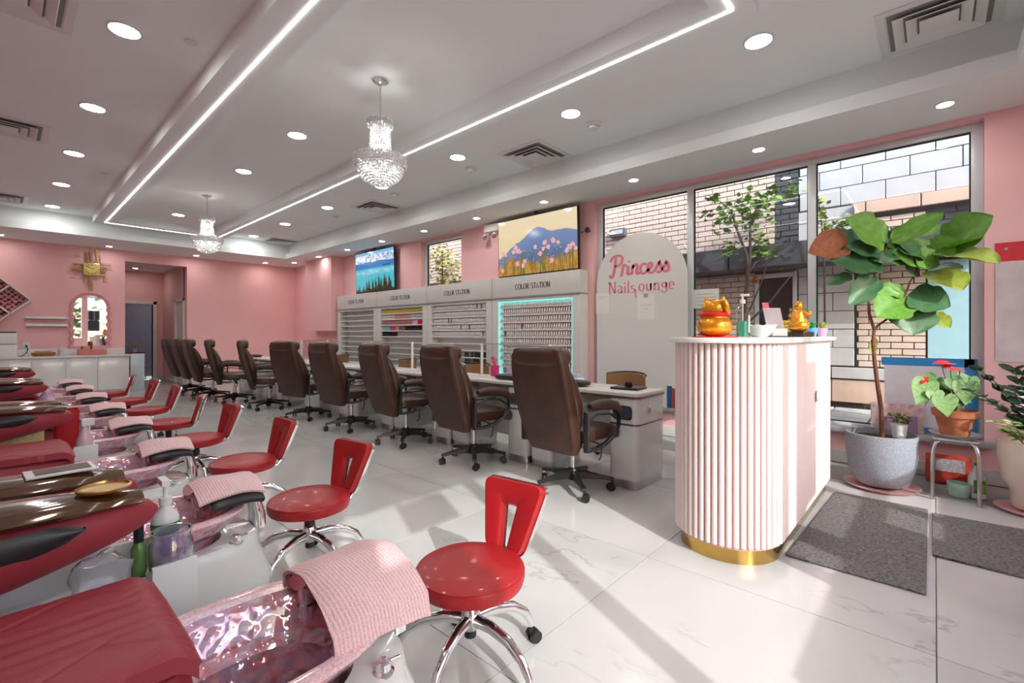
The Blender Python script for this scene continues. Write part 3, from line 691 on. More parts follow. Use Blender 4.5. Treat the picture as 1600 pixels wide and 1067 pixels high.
# ledge shelves
t = thing('ledge_shelf', 'upper thin white ledge shelf left of the mirror, holding a black pen', 'shelf', (.61, BY, 1.54))
MB().box(-.29, -.09, -.035, .29, -.001, -.02).box(-.29, -.09, -.035, .29, -.078, .025).build('board', M_wsat, t, bevel=.003)
tag(MB().box(.0, -.075, -.0, .24, -.055, .012).build('pen', M_black, loc=(.58, BY, 1.535), bevel=.004), 'black pen lying on the upper white ledge shelf', 'pen')
t = thing('ledge_shelf', 'lower thin white ledge shelf left of the mirror, empty', 'shelf', (.62, BY, 1.395))
MB().box(-.29, -.09, -.035, .29, -.001, -.02).box(-.29, -.09, -.035, .29, -.078, .025).build('board', M_wsat, t, bevel=.003)
# diamond shelf filled with paper roses
t = thing('diamond_wall_shelf', 'white diamond lattice wall shelf packed with pink paper roses', 'shelf', (-.41, BY, 1.87))
Hh = .80; dd = .16; m = MB(); w = .012; q = Hh/math.sqrt(2)
for k in (-1, -1/3, 1/3, 1):
    m.box(-q, -dd, k*q-w, q, -.002, k*q+w, RY(pi/4)); m.box(k*q-w, -dd, -q, k*q+w, -.002, q, RY(pi/4))
m.build('lattice', M_wsat, t, smooth=False)
MB().box(-q, -.012, -q, q, -.003, q, RY(pi/4)).build('back_panel', mat('mauve_back', srgb('8A5560'), .8), t, smooth=False)
m = MB()
for i in range(17):
    for j in range(17):
        a, b = -q*.94+q*1.88*i/16+rn.uniform(-.01, .01), -q*.94+q*1.88*j/16; p = RY(pi/4) @ Vector((a, 0, b))
        m.sup((p.x, -.06-rn.random()*.03, p.z), (.036, .025, .036), 1, 1, 8, 5)
o = m.build('paper_roses', mat('rose_paper', srgb('CE8E93'), .8, vary=.3, scale=14), t); o['kind'] = 'stuff'
# glimpsed through the far corridor door: trolley with flowers
t = thing('utility_trolley', 'dark trolley with a flower pot glimpsed through the corridor door', 'trolley', (2.35, 15.9, 0))
MB().box(-.25, -.15, .70, .3, .2, .73).box(-.25, -.15, .30, .3, .2, .33).build('shelf', mat('plum_tray', srgb('7E3A44'), .4), t, bevel=.005)
for a, b in ((-.24, -.14), (.29, -.14), (.29, .19), (-.24, .19)): MB().cyl((a, b, 0), (a, b, .72), .012).build('leg', M_steel, t)
t = thing('flower_pot', 'green foliage with pale blooms on the corridor trolley', 'plant', (2.42, 15.9, .731))
MB().lathe([(.05, 0), (.07, .1), (.06, .1)], 12).build('pot', M_wsat, t)
m = MB()
for k in range(60):
    p = Vector((rn.gauss(0, .07), rn.gauss(0, .07), .15+abs(rn.gauss(0, .08)))); m.sup(p, (.02, .02, .012), 1, 1, 6, 4)
o = m.build('blooms', mat('cream_bloom', srgb('C9B7A0'), .8, vary=.5, scale=30), t); o['kind'] = 'stuff'
t = thing('folded_screen', 'pale blue glossy panel leaning at the corridor opening', 'panel', (2.02, 12.75, 0))
MB().box(-.14, 0, .0, .10, .03, .80).build('board', mat('pale_blue_gloss', (.60, .70, .76), .2), t, bevel=.005)

# ------------------------------------------------------------------ lettering: broad-nib strokes
def arc(cx, cy, rx, ry, a0, a1, n=12): return [(cx+rx*cos(R(a0+(a1-a0)*i/n)), cy+ry*sin(R(a0+(a1-a0)*i/n))) for i in range(n+1)]
def ribbon(m, pts, thick, thin, Mx):
    n = len(pts); L, Rr = [], []
    for i in range(n):
        a = pts[max(i-1, 0)]; b = pts[min(i+1, n-1)]; dx, dy = b[0]-a[0], b[1]-a[1]; l = math.hypot(dx, dy) or 1
        w = (thin+(thick-thin)*abs(dy/l))*.5; nx, ny = -dy/l*w, dx/l*w
        L.append((pts[i][0]+nx, pts[i][1]+ny, 0)); Rr.append((pts[i][0]-nx, pts[i][1]-ny, 0))
    m.add(L+Rr, [(i, i+1, n+i+1, n+i) for i in range(n-1)], Mx)
sf = lambda x, y: [(x-.11, y), (x+.11, y)]
GL = {
 'C': (.72, [arc(.40, .5, .34, .5, 48, 312, 20)]), 'O': (.80, [arc(.40, .5, .34, .5, 0, 360, 26)]),
 'L': (.62, [[(.14, 0), (.14, 1)], sf(.14, 1), [(.03, .0), (.56, .0), (.58, .22)]]),
 'R': (.74, [[(.14, 0), (.14, 1)], sf(.14, 0), [(.03, 1), (.35, 1)]+arc(.36, .75, .20, .25, 90, -90, 10)+[(.14, .5)], [(.34, .5), (.62, 0), (.72, 0)]]),
 'S': (.60, [arc(.30, .75, .20, .25, 40, 270, 12)[:-1]+arc(.30, .25, .22, .25, 90, -145, 14)]),
 'T': (.68, [[(.34, 0), (.34, 1)], sf(.34, 0), [(.04, .8), (.05, 1), (.63, 1), (.64, .8)]]),
 'A': (.74, [[(.08, 0), (.36, 1), (.66, 0)], sf(.08, 0), sf(.66, 0), [(.2, .35), (.54, .35)]]),
 'I': (.34, [[(.16, 0), (.16, 1)], sf(.16, 0), sf(.16, 1)]), 'N': (.82, [[(.14, 0), (.14, 1)], [(.14, 1), (.64, 0)], [(.66, 0), (.66, 1)], sf(.14, 0), sf(.66, 1), sf(.10, 1)]),
 'a': (.56, [[(.44, .0), (.44, .45)]+arc(.26, .45, .18, .17, 0, 140, 8), arc(.25, .17, .18, .17, 70, 360, 12)]), 'i': (.28, [[(.13, 0), (.13, .6)], sf(.13, 0), [(.13, .78), (.13, .9)]]),
 'l': (.28, [[(.13, 0), (.13, 1)], sf(.13, 0)]), 's': (.46, [arc(.22, .46, .14, .14, 40, 270, 10)[:-1]+arc(.22, .16, .16, .16, 90, -145, 10)]),
 'o': (.58, [arc(.28, .3, .22, .3, 0, 360, 20)]), 'u': (.62, [[(.12, .6), (.12, .2)]+arc(.29, .2, .17, .2, 180, 360, 10)+[(.46, .6)], [(.46, .6), (.46, 0)]]),
 'n': (.62, [[(.12, 0), (.12, .6)], sf(.12, 0), arc(.29, .4, .17, .2, 180, 0, 10)+[(.46, 0)], sf(.46, 0)]),
 'g': (.56, [arc(.26, .38, .18, .2, 0, 360, 16), [(.44, .58), (.46, 0)]+arc(.25, -.04, .20, .2, 0, -170, 10)]), 'e': (.52, [[(.08, .32), (.44, .32)]+arc(.26, .3, .19, .3, 5, 310, 16)]),
 'G': (.80, [arc(.40, .5, .34, .5, 48, 330, 20), [(.5, .42), (.74, .42), (.74, .1)]]), 'P': (.66, [[(.14, 0), (.14, 1)], sf(.14, 0), [(.03, 1), (.35, 1)]+arc(.36, .75, .22, .25, 90, -90, 10)+[(.14, .5)]]),
 ' ': (.35, []),
}
def text_mesh(txt, height, thick, thin, Mx, m=None, sp=.04, slant=0, xs=1.0):
    m = m or MB(); x = 0; w = sum(GL[c][0]+sp for c in txt)
    S = Matrix.Scale(height, 4) @ Matrix.Diagonal((xs, 1, 1, 1)) @ TR(-w/2, 0, 0)
    for c in txt:
        for st in GL[c][1]: ribbon(m, [(x+px+slant*py, py) for px, py in st], thick, thin, Mx @ S)
        x += GL[c][0]+sp
    return m
# plane facing -X at x, reading left to right towards -Y
def wallM(x, y, z): return Matrix(((0, 0, -1, x), (-1, 0, 0, y), (0, 1, 0, z), (0, 0, 0, 1)))

# ------------------------------------------------------------------ colour stations
M_ink = mat('black_lettering', (.02, .02, .02), .5)
M_ledg = mat('teal_led_edge', (.2, .75, .72), .4, emit=(.25, .82, .78), estr=.5)
SY0, SW, SX, SH = 3.49, 1.66, 5.20, 2.085
cols = [None]*4
M_inner = mat('station_inside', (.76, .76, .75), .5, vary=.02)
slabels = ['tall white polish display cabinet nearest the arch board, teal lit with ten full rows', 'tall white polish display cabinet with pale pink bottles, second from the arch board', 'tall white polish display cabinet with colourful bottles on five rows, third from the arch board', 'empty shelved white polish display cabinet farthest from the arch board']
SHELF = {}
for k in range(4):
    yc = SY0+SW*(k+.5); t = thing('colour_station', slabels[k], 'display cabinet', (SX, yc, 0), 0, 'white colour station display cabinets')
    h = SW/2-.004; zi0, zi1 = .60, 1.72; iy = h-.13
    m = MB(); m.box(0, -h, 0, .19, -iy, 1.76); m.box(0, iy, 0, .19, h, 1.76); m.box(0, -iy, 0, .19, iy, zi0); m.box(0, -iy, zi1, .19, iy, 1.76)
    m.build('carcass', M_station, t, bevel=.004)
    m = MB(); m.box(-.008, -h+.02, .02, .0, -.01, zi0-.03); m.box(-.008, .01, .02, .0, h-.02, zi0-.03); m.build('door', M_wsat, t, bevel=.003)
    MB().box(-.012, -h, 1.78, .19, h-.05, SH).box(-.006, h-.045, 1.78, .18, h, SH-.01).build('header', M_station, t, bevel=.006)
    MB().box(-.018, -h, 1.762, .19, h, 1.778).build('shadow_strip', mat('grey_strip', (.30, .30, .31), .4), t)  # plain grey strip between header and carcass
    MB().box(.17, -iy, zi0, .185, iy, zi1).build('back_panel', M_inner, t, smooth=False)
    text_mesh('COLOR STATION', .078, .20, .05, wallM(-.0128, 0, 1.885), xs=.92).build('lettering', M_ink, t, smooth=False)
    if k == 0: MB().box(.004, -iy, zi0, .012, -iy+.012, zi1).box(.004, iy-.012, zi0, .10, iy, zi1).box(.004, -iy, zi1-.016, .16, iy, zi1-.002).build('led_edge', M_ledg, t, smooth=False)
    ns = 10; n0 = zi0+.0; zs = [zi0+.012+(zi1-zi0)*j/ns for j in range(ns)]
    sm = None
    for z in zs:
        Mx = TR(0, 0, z)
        if sm is None: sm = MB().box(.02, -iy+.001, -.008, .168, iy-.001, 0).box(.014, -iy+.001, -.010, .020, iy-.001, .006).build('shelf', M_wsat, t, smooth=False); sm.matrix_local = Mx
        else: link('shelf', sm.data, t, Mx)
    SHELF[k] = (yc, iy, list(reversed(zs)))
# polish bottles
NUM = 'one two three four five six seven eight nine ten eleven twelve thirteen fourteen fifteen sixteen seventeen eighteen nineteen twenty'.split()
NUM += ['twenty-'+q for q in NUM[:9]]+['thirty', 'thirty-one', 'thirty-two']
def bottle_mb(m=None, o=(0, 0, 0), cap=.034, s=1.0):
    m = m or MB(); x, y, z = o
    m.box(x-.014*s, y-.0165*s, z, x+.014*s, y+.0165*s, z+.038*s); m.box(x-.006*s, y-.006*s, z+.038*s, x+.006*s, y+.006*s, z+.042*s)
    return m
def cap_mb(m=None, o=(0, 0, 0)):
    m = m or MB(); x, y, z = o; m.loft([[(x+r*cos(a), y+r*sin(a), z+h) for a in [pi/3*i for i in range(6)]] for r, h in ((.0125, .041), (.0095, .088))]); return m
M_pale = mat('pale_polish', srgb('D9BFC2'), .15, vary=.15, scale=3); M_capw = mat('white_cap', (.90, .90, .90), .3)
yc, iy, zs = SHELF[0]; n = 32; proto = None
for j in range(9):
    for i in range(n):
        y = yc+iy-.035-(2*iy-.07)*i/(n-1)
        if random.random() < .012 and j > 1: continue
        lb = 'polish bottle in the teal lit cabinet, row %s down, place %s from left' % (NUM[j], NUM[i])
        gp = 'polish bottles on the %s row of the teal lit cabinet' % ORD[j]
        if proto is None:
            proto = MB(); bottle_mb(proto); proto = proto.build('polish_bottle', M_pale, smooth=False, loc=(SX+.040, y, zs[j]+.0005))
            cap_mb().build('cap', M_capw, proto); tag(proto, lb, 'nail polish', gp); index_kids(proto)
        else:
            c = dup(proto, (SX+.040, y, zs[j]+.0005), 0, lb, gp)
yc, iy, zs = SHELF[0]
m = MB(); mc = MB()
def rowof(m, k, j, n, skip=0.02, s=.85, caps=True, a=0, b=1):
    yc, iy, zs = SHELF[k]
    for i in range(n):
        f = i/(n-1)
        if f < a or f > b or random.random() < skip: continue
        y = yc+iy-.035-(2*iy-.07)*f; bottle_mb(m, (SX+.040, y, zs[j]+.0005), s=s)
        if caps: cap_mb(caps if caps is not True else m, (SX+.040, y, zs[j]+.0005))
for j in range(5): rowof(m, 1, j, 38, caps=mc)
o = m.build('pale_polish_rows', mat('pale_bottle', srgb('D8C6CC'), .2, vary=.2, scale=60)); tag(o, 'rows of pale pink bottles filling the second cabinet from the arch board', 'nail polish'); o['kind'] = 'stuff'
oc_ = mc.build('caps', M_capw, o); oc_['kind'] = 'stuff'
m = MB(); [rowof(m, 1, j, 38, .15, a=.60) for j in (7, 8, 9)]
o = m.build('dark_polish_rows', mat('dark_polish', (.03, .025, .035), .2, vary=.5, scale=40)); tag(o, 'dark polish bottles low in the second cabinet from the arch board', 'nail polish'); o['kind'] = 'stuff'
# colourful cabinet: one object per colour run of a shelf
def run(k, j, a, b, col, lb, n=40, capcol=None):
    m = MB(); rowof(m, k, j, n, .0, a=a, b=b); nm = 'polish_'+col
    o = m.build('polish_row', mat(nm, srgb(col), .2, vary=.12, scale=50)); tag(o, lb, 'nail polish'); o['kind'] = 'stuff'
for j, a, b, c, lb in [(0, 0, 1, 'D9C26A', 'yellow polish bottles along the top shelf of the colourful cabinet'), (1, 0, .32, 'E4DADA', 'white polish bottles at the left of the second colourful shelf'), (1, .33, .72, 'D9A79F', 'nude pink polish bottles mid second colourful shelf'), (1, .73, 1, 'D2D2D4', 'silver white polish bottles at the right of the second colourful shelf'),
                       (2, 0, .75, 'C8848A', 'rose polish bottles on the third colourful shelf'), (2, .76, .88, 'E7CBD5', 'pale pink polish bottles on the third colourful shelf'), (2, .89, 1, 'E0305F', 'hot pink polish bottles at the right of the third colourful shelf'),
                       (3, 0, .18, '8FD0B4', 'mint green polish bottles on the fourth colourful shelf'), (3, .19, .34, 'D546A8', 'magenta polish bottles on the fourth colourful shelf'), (3, .35, .42, 'D9C83A', 'bright yellow polish bottles on the fourth colourful shelf'), (3, .43, .50, '3E7FA8', 'blue polish bottles on the fourth colourful shelf'), (3, .51, .58, 'C8542E', 'orange polish bottles on the fourth colourful shelf'), (3, .59, 1, '232238', 'navy polish bottles on the fourth colourful shelf'),
                       (4, 0, .38, '24202C', 'black polish bottles at the left of the fifth colourful shelf'), (4, .39, 1, 'B7AEB2', 'grey white polish bottles at the right of the fifth colourful shelf')]:
    run(2, j, a, b, c, lb)

# ------------------------------------------------------------------ screens
def screen(name, label, x, y0, y1, z0, z1, fn, nu, nv, tilt):
    yc, zc = (y0+y1)/2, (z0+z1)/2; W, H = (y1-y0), (z1-z0)
    t = thing(name, label, 'television', (x, yc, z0)); t.rotation_euler = (0, tilt, 0)
    MB().box(0, -W/2, 0, .045, W/2, H).box(.045, -.3, .2, .09, .3, H-.2).build('casing', M_black, t, bevel=.004)
    vs, fs, cl = [], [], []
    for j in range(nv+1):
        for i in range(nu+1): vs.append((-.0015, W/2-.012-(W-.024)*i/nu, .012+(H-.024)*j/nv))
    for j in range(nv):
        for i in range(nu):
            a = j*(nu+1)+i; fs.append((a, a+nu+1, a+nu+2, a+1)); cl.append(fn((i+.5)/nu, (j+.5)/nv))
    me = bpy.data.meshes.new('screen_picture'); me.from_pydata(vs, [], fs)
    ca = me.color_attributes.new('picture', 'FLOAT_COLOR', 'CORNER')
    data = []
    for c in cl: data += [c[0], c[1], c[2], 1.0]*4
    ca.data.foreach_set('color', data)
    m = MATS.get('screen')
    if not m:
        m = bpy.data.materials.new('screen'); m.use_nodes = True; nt = m.node_tree; b = nt.nodes['Principled BSDF']; at_ = nt.nodes.new('ShaderNodeAttribute'); at_.attribute_name = 'picture'
        nt.links.new(at_.outputs['Color'], b.inputs['Emission Color']); b.inputs['Emission Strength'].default_value = .60; b.inputs['Base Color'].default_value = (.01, .01, .01, 1); b.inputs['Roughness'].default_value = .12; MATS['screen'] = m
    me.materials.append(m); o = bpy.data.objects.new('screen_picture', me); COL.objects.link(o); o.parent = t
    MB().cyl((.02, 0, H), (.02, 0, H+.05), .012).build('bracket', M_black, t)
    return t
_rn = random.Random(11)
def mixc(a, b, f): f = max(0, min(1, f)); return tuple(a[i]*(1-f)+b[i]*f for i in range(3))
hz = [[_rn.random() for _ in range(64)] for _ in range(64)]
def noise(x, y):
    xi, yi = int(math.floor(x)), int(math.floor(y)); fx, fy = x-xi, y-yi; g = lambda a, b: hz[a % 64][b % 64]
    fx = fx*fx*(3-2*fx); fy = fy*fy*(3-2*fy)
    return (g(xi, yi)*(1-fx)+g(xi+1, yi)*fx)*(1-fy)+(g(xi, yi+1)*(1-fx)+g(xi+1, yi+1)*fx)*fy
flw = [(.07, .42, .030), (.10, .38, .024), (.24, .50, .034), (.21, .42, .030), (.27, .43, .034), (.31, .40, .02), (.36, .22, .026), (.50, .45, .028), (.56, .32, .03), (.62, .50, .03), (.66, .42, .032), (.72, .52, .032), (.60, .40, .026), (.78, .47, .024), (.91, .36, .036), (.95, .40, .03), (.88, .31, .03), (.98, .33, .03), (.05, .10, .028), (.26, .20, .032), (.34, .15, .03), (.70, .18, .03)]
def pic_flowers(u, v):
    sky_ = mixc(srgb('F3D9A8'), srgb('FBE9C9'), (v-.6)/.4)
    mt = .55+.22*math.exp(-((u-.52)/.16)**2)+.12*math.exp(-((u-.85)/.2)**2)-.20*max(0, .25-u)/.25*1.2+.02*noise(u*18, 3)
    c = mixc(srgb('F3DDB4'), sky_, .5) if v > mt else mixc(srgb('7D93BE'), srgb('5D76A6'), (mt-v)*2.5)
    gt = .11+.08*noise(u*30, 7)+.10*noise(u*90, 1)+(.16*max(0, math.sin(u*9-.6))**2)*noise(u*120, 5)
    if v < gt: c = mixc(srgb('C77A22'), srgb('E8B45A'), noise(u*70, v*30)); c = mixc(c, srgb('7A3F12'), (noise(u*130, v*12)-.5)*1.6)
    for x, y, r in flw:
        if abs(u-x) < .0035 and v < y: c = srgb('5C7340') if noise(u*9, v*9) > .4 else srgb('8A7A3A')
    for x, y, r in flw:
        d = math.hypot((u-x)*1.0, (v-y)*.58)
        if d < r*(.55+.5*noise(u*100, v*70)): c = mixc(srgb('E98AA0'), srgb('F9D5D6'), noise(u*160, v*100))
    return c
def pic_lake(u, v):
    if v > .70:
        e = .70+.03*noise(u*8, 1)
        if v < e+.03: return srgb('3F7FC4')
        s = noise(u*24, v*22)*.6+noise(u*60, v*50)*.4
        if v > .93: return srgb('7CC6EE')
        return mixc(srgb('5A95CE'), srgb('F4F6FA'), (s-.30)*3.2+(v-.72)*2)
    if v > .58: c = mixc(srgb('2F8FD0'), srgb('2A6DB8'), (v-.58)*8)
    else: c = mixc(srgb('3FBFC6'), srgb('58C9DE'), v*1.6)
    if .42 < v < .56: c = mixc(c, srgb('DCE6F2'), .75*noise(u*14, v*22)*min(1, (v-.42)*20, (.56-v)*20))
    if .60 < v < .64 and .72 < u < .92: c = srgb('1E4A66')
    for x, h in [(.06, .17), (.10, .22), (.22, .20), (.30, .30), (.36, .33), (.46, .34), (.54, .36), (.62, .42), (.68, .35), (.76, .44), (.80, .38), (.88, .40), (.92, .28)]:
        if v < h and abs(u-x) < (h-v)*.13*(.6+.8*noise(u*60+x*50, v*60)): c = mixc(srgb('2A2A22'), srgb('6B4A2C'), noise(u*50, v*40)-.2)
    if v < .07*noise(u*20, 2)+.03: c = srgb('33352A')
    return c
flw += [(.04+.022*q, .22+.22*noise(q*1.7, 3), .006) for q in range(42)]
screen('wall_television', 'large wall screen showing pink flowers before blue mountains', 5.27, 3.57, 5.07, 2.105, 2.965, pic_flowers, 190, 110, R(-1.5))
screen('wall_television', 'smaller wall screen showing a turquoise lake and dark pines', 5.27, 7.93, 9.42, 2.10, 2.965, pic_lake, 150, 86, R(-1.5))

# ------------------------------------------------------------------ small things on the window wall
t = thing('emergency_light', 'white twin-head emergency light between the narrow window and big screen', 'light', (5.37, 5.28, 2.93))
MB().box(-.07, -.16, -.06, .029, .16, .06).build('housing', M_wsat, t, bevel=.01)
for s_ in (-1, 1):
    h = MB().lathe([(.025, 0), (.045, .03), (.05, .06), (.046, .062)], 16, M=Matrix.Translation((-.05, s_*.10, -.13)) @ RY(-pi/2-.2)).build('lamp_head', M_chrome, t)
MB().cyl((-.04, -.10, -.12), (-.03, -.10, -.06), .012).cyl((-.04, .10, -.12), (-.03, .10, -.06), .012).build('stem', M_wsat, t)
t = thing('security_camera', 'small black security camera on a stalk at the first window jamb', 'camera', (5.38, 3.47, 2.62))
MB().cyl((.018, 0, 0), (-.06, -.02, 0), .012).build('stalk', M_black, t)
MB().cyl((-.05, .0, .0), (-.13, -.05, -.01), .034).build('camera_body', M_black, t)
MB().tube([(.01, 0, 0), (.005, .06, .015), (.0, .14, -.01)], .004, 6).build('cable', M_black, t)
# arch board leaning on the sill
t = thing('arch_board', 'tall white arch board with pink lettering standing on the sill', 'sign', (5.345, 2.725, .345))
w = .605; pts = [(-w, 0), (w, 0), (w, 1.53)]+[(w*cos(R(a)), 1.53+w*sin(R(a))) for a in range(6, 180, 6)]+[(-w, 1.53)]
MB().loft([[(0, y, z) for y, z in pts], [(.025, y, z) for y, z in pts]]).build('board', mat('arch_board_white', (.66, .66, .65), .6, vary=.03, scale=1), t, smooth=False)
M_pinkink = mat('pink_lettering', srgb('D9798C'), .6)
def bez(p0, p1, p2, p3, n=8): return [tuple((1-s)**3*p0[i]+3*s*(1-s)**2*p1[i]+3*s*s*(1-s)*p2[i]+s**3*p3[i] for i in (0, 1)) for s in [k/n for k in range(n+1)]]
SCR = [ # flowing script: Princess
 [(.30, .95), (.24, .45), (.16, .05)]+bez((.16, .05), (.10, -.12), (-.06, -.06), (0, .08))[1:], bez((.02, .72), (.0, 1.08), (.70, 1.12), (.66, .78))+bez((.66, .78), (.62, .50), (.35, .46), (.24, .50))[1:],
 [(.62, .05), (.70, .48)]+bez((.70, .48), (.76, .56), (.80, .50), (.88, .44))[1:], bez((.62, .05), (.60, 0), (.58, .0), (.56, .02)),
 [(.98, .45), (.93, .12)]+bez((.93, .12), (.93, 0), (1.02, .0), (1.08, .12))[1:], [(1.0, .62), (1.01, .68)],
 [(1.16, .02), (1.22, .48)]+[(1.20, .3)]+bez((1.20, .3), (1.28, .52), (1.46, .56), (1.44, .34))[1:]+[(1.40, .10)]+bez((1.40, .1), (1.41, 0), (1.5, .02), (1.54, .1))[1:],
 bez((1.88, .40), (1.82, .56), (1.60, .46), (1.60, .22))+bez((1.60, .22), (1.60, -.06), (1.84, -.02), (1.94, .14))[1:],
 bez((1.94, .14), (2.10, .20), (2.26, .36), (2.16, .46))+bez((2.16, .46), (2.04, .54), (1.94, .36), (1.98, .16))[1:]+bez((1.98, .16), (2.02, -.04), (2.22, -.02), (2.34, .14))[1:],
 bez((2.34, .14), (2.44, .3), (2.50, .4), (2.54, .52))+bez((2.54, .52), (2.54, .34), (2.74, .22), (2.62, .06))[1:]+bez((2.62, .06), (2.54, -.02), (2.46, .0), (2.44, .08))[1:], bez((2.66, .10), (2.74, .14), (2.80, .3), (2.88, .52))+bez((2.88, .52), (2.88, .34), (3.08, .22), (2.96, .06))[1:]+bez((2.96, .06), (2.88, -.02), (2.8, .0), (2.78, .08))[1:]]
m = MB(); SM = wallM(-.0012, 0.0, 1.62) @ Matrix.Scale(.262, 4) @ TR(-1.52, 0, 0)
for st in SCR: ribbon(m, st, .155, .10, SM)
m.build('script_lettering', M_pinkink, t, smooth=False)
m = text_mesh('Nails', .145, .14, .05, wallM(-.0012, .235, 1.40), xs=1.05); text_mesh('ounge', .145, .14, .05, wallM(-.0012, -.23, 1.41), m, xs=1.05)
text_mesh('L', .10, .14, .05, wallM(-.0012, .025, 1.335), m, xs=1.0); m.build('serif_lettering', M_pinkink, t, smooth=False)
M_paper = mat('paper', (.74, .74, .73), .8, vary=.01); M_pline = mat('grey_print', (.35, .35, .36), .8)
def paper(y, z, w, h, lb, lines, x=5.343):
    t = thing('paper_notice', lb, 'notice', (x, y, z))
    MB().box(-.001, -w/2, 0, 0, w/2, h).build('sheet', M_paper, t, smooth=False)
    m = MB()
    for k, (zz, ww, hh) in enumerate(lines): m.box(-.0018, -ww/2, zz, -.0012, ww/2, zz+hh)
    m.build('print', M_pline, t, smooth=False)
paper(3.24, 1.49, .20, .27, 'white notice sheet at the left edge of the arch board', [(.22, .14, .004), (.20, .08, .004)])
t0 = (2.63, 1.40); paper(t0[0], t0[1], .22, .31, 'white note sheet taped mid arch board', [(.13, .06, .004), (.18, .15, .003), (.27, .06, .05)])
paper(1.96, 1.52, .30, .22, 'handwritten white sheet stuck low on the middle window', [(.04, .22, .006), (.08, .2, .006), (.12, .22, .006), (.16, .18, .006)], x=5.48)
t = thing('salon_poster', 'red-headed price poster on the pink wall at the right edge', 'poster', (WX-.003, -.72, 1.00))
MB().box(-.004, -.36, .0, 0, .36, .80).build('sheet', mat('poster_marble', (.66, .60, .60), .5, vary=.12, scale=6), t, smooth=False)
MB().box(-.006, -.36, .80, 0, .36, .95).build('red_header', mat('poster_red', srgb('D4323F'), .5), t, smooth=False)
m = text_mesh('P', .07, .24, .1, wallM(-.0068, .16, .835)); m.build('header_lettering', M_paper, t, smooth=False)
m = MB()
for k in range(26):
    z = .74-k*.026-(.02 if k > 14 else 0); w_ = rn.uniform(.20, .36); m.box(-.0056, .20-w_, z, -.0046, .20, z+.012)
m.build('price_lines', mat('poster_ink', srgb('C84A58'), .6), t, smooth=False)
MB().cyl((-.008, .30, .90), (-.002, .30, .90), .012).build('pin', M_steel, t)
# books on the sill behind the desk
for k, (y, w_, h, c, lb) in enumerate([(2.33, .055, .26, '2B4E84', 'tall blue book on the sill beside the desk'), (2.28, .03, .235, 'A03A3C', 'thin red book on the sill beside the blue book'), (2.20, .11, .20, '9A6A3C', 'brown box-shaped book on the sill'), (2.12, .03, .17, '2E8A70', 'thin teal book on the sill at the right end')]):
    t = thing('book', lb, 'book', (5.27, y, .346)); MB().box(-.0, -w_/2, 0, .066, w_/2, h).build('cover', mat('cover_'+c, srgb(c), .5), t, bevel=.003)
    t.location = (5.335, y, .346)
    MB().box(.003, -w_/2+.003, h, .062, w_/2-.003, h+.002).build('pages', M_paper, t, smooth=False)

# ------------------------------------------------------------------ office chairs (local front = +x)
def rr(hx, hy, r, n=4, cx=0, cy=0):
    P = []
    for qx, qy, a0 in ((1, 1, 0), (-1, 1, 90), (-1, -1, 180), (1, -1, 270)):
        for i in range(n+1):
            a = R(a0+90*i/n); P.append((cx+qx*(hx-r)+r*cos(a), cy+qy*(hy-r)+r*sin(a)))
    return P
def caster(parent, x, y, rz, wheel_m, hood_m, r=.028, cache={}):
    key = (wheel_m.name, hood_m.name, r)
    Mx = TR(x, y, 0) @ RZ(rz)
    if key not in cache:
        h = MB(); h.cyl((0, 0, r*1.5), (0, 0, r*2.9), .008)
        h.loft([[(.012+(r*1.0)*cos(a)*.95, yy, r+r*1.12*sin(a)) for a in [R(x_) for x_ in (20, 50, 80, 110, 140, 165)]]+[(.012+(r*.7)*cos(a)*.95, yy, r+r*.8*sin(a)) for a in [R(x_) for x_ in (165, 110, 60, 20)]] for yy in (-.007, .007)])
        hood = h.build('caster', hood_m, parent); hood.matrix_local = Mx
        w = MB(); w.cyl((.012, -.024, r), (.012, -.008, r), r, n=16).cyl((.012, .008, r), (.012, .024, r), r, n=16)
        w = w.build('wheel', wheel_m, hood)
        cache[key] = (hood.data, w.data)
    else:
        a, b = cache[key]; hood = link('caster', a, parent, Mx); link('wheel', b, hood)
    return hood
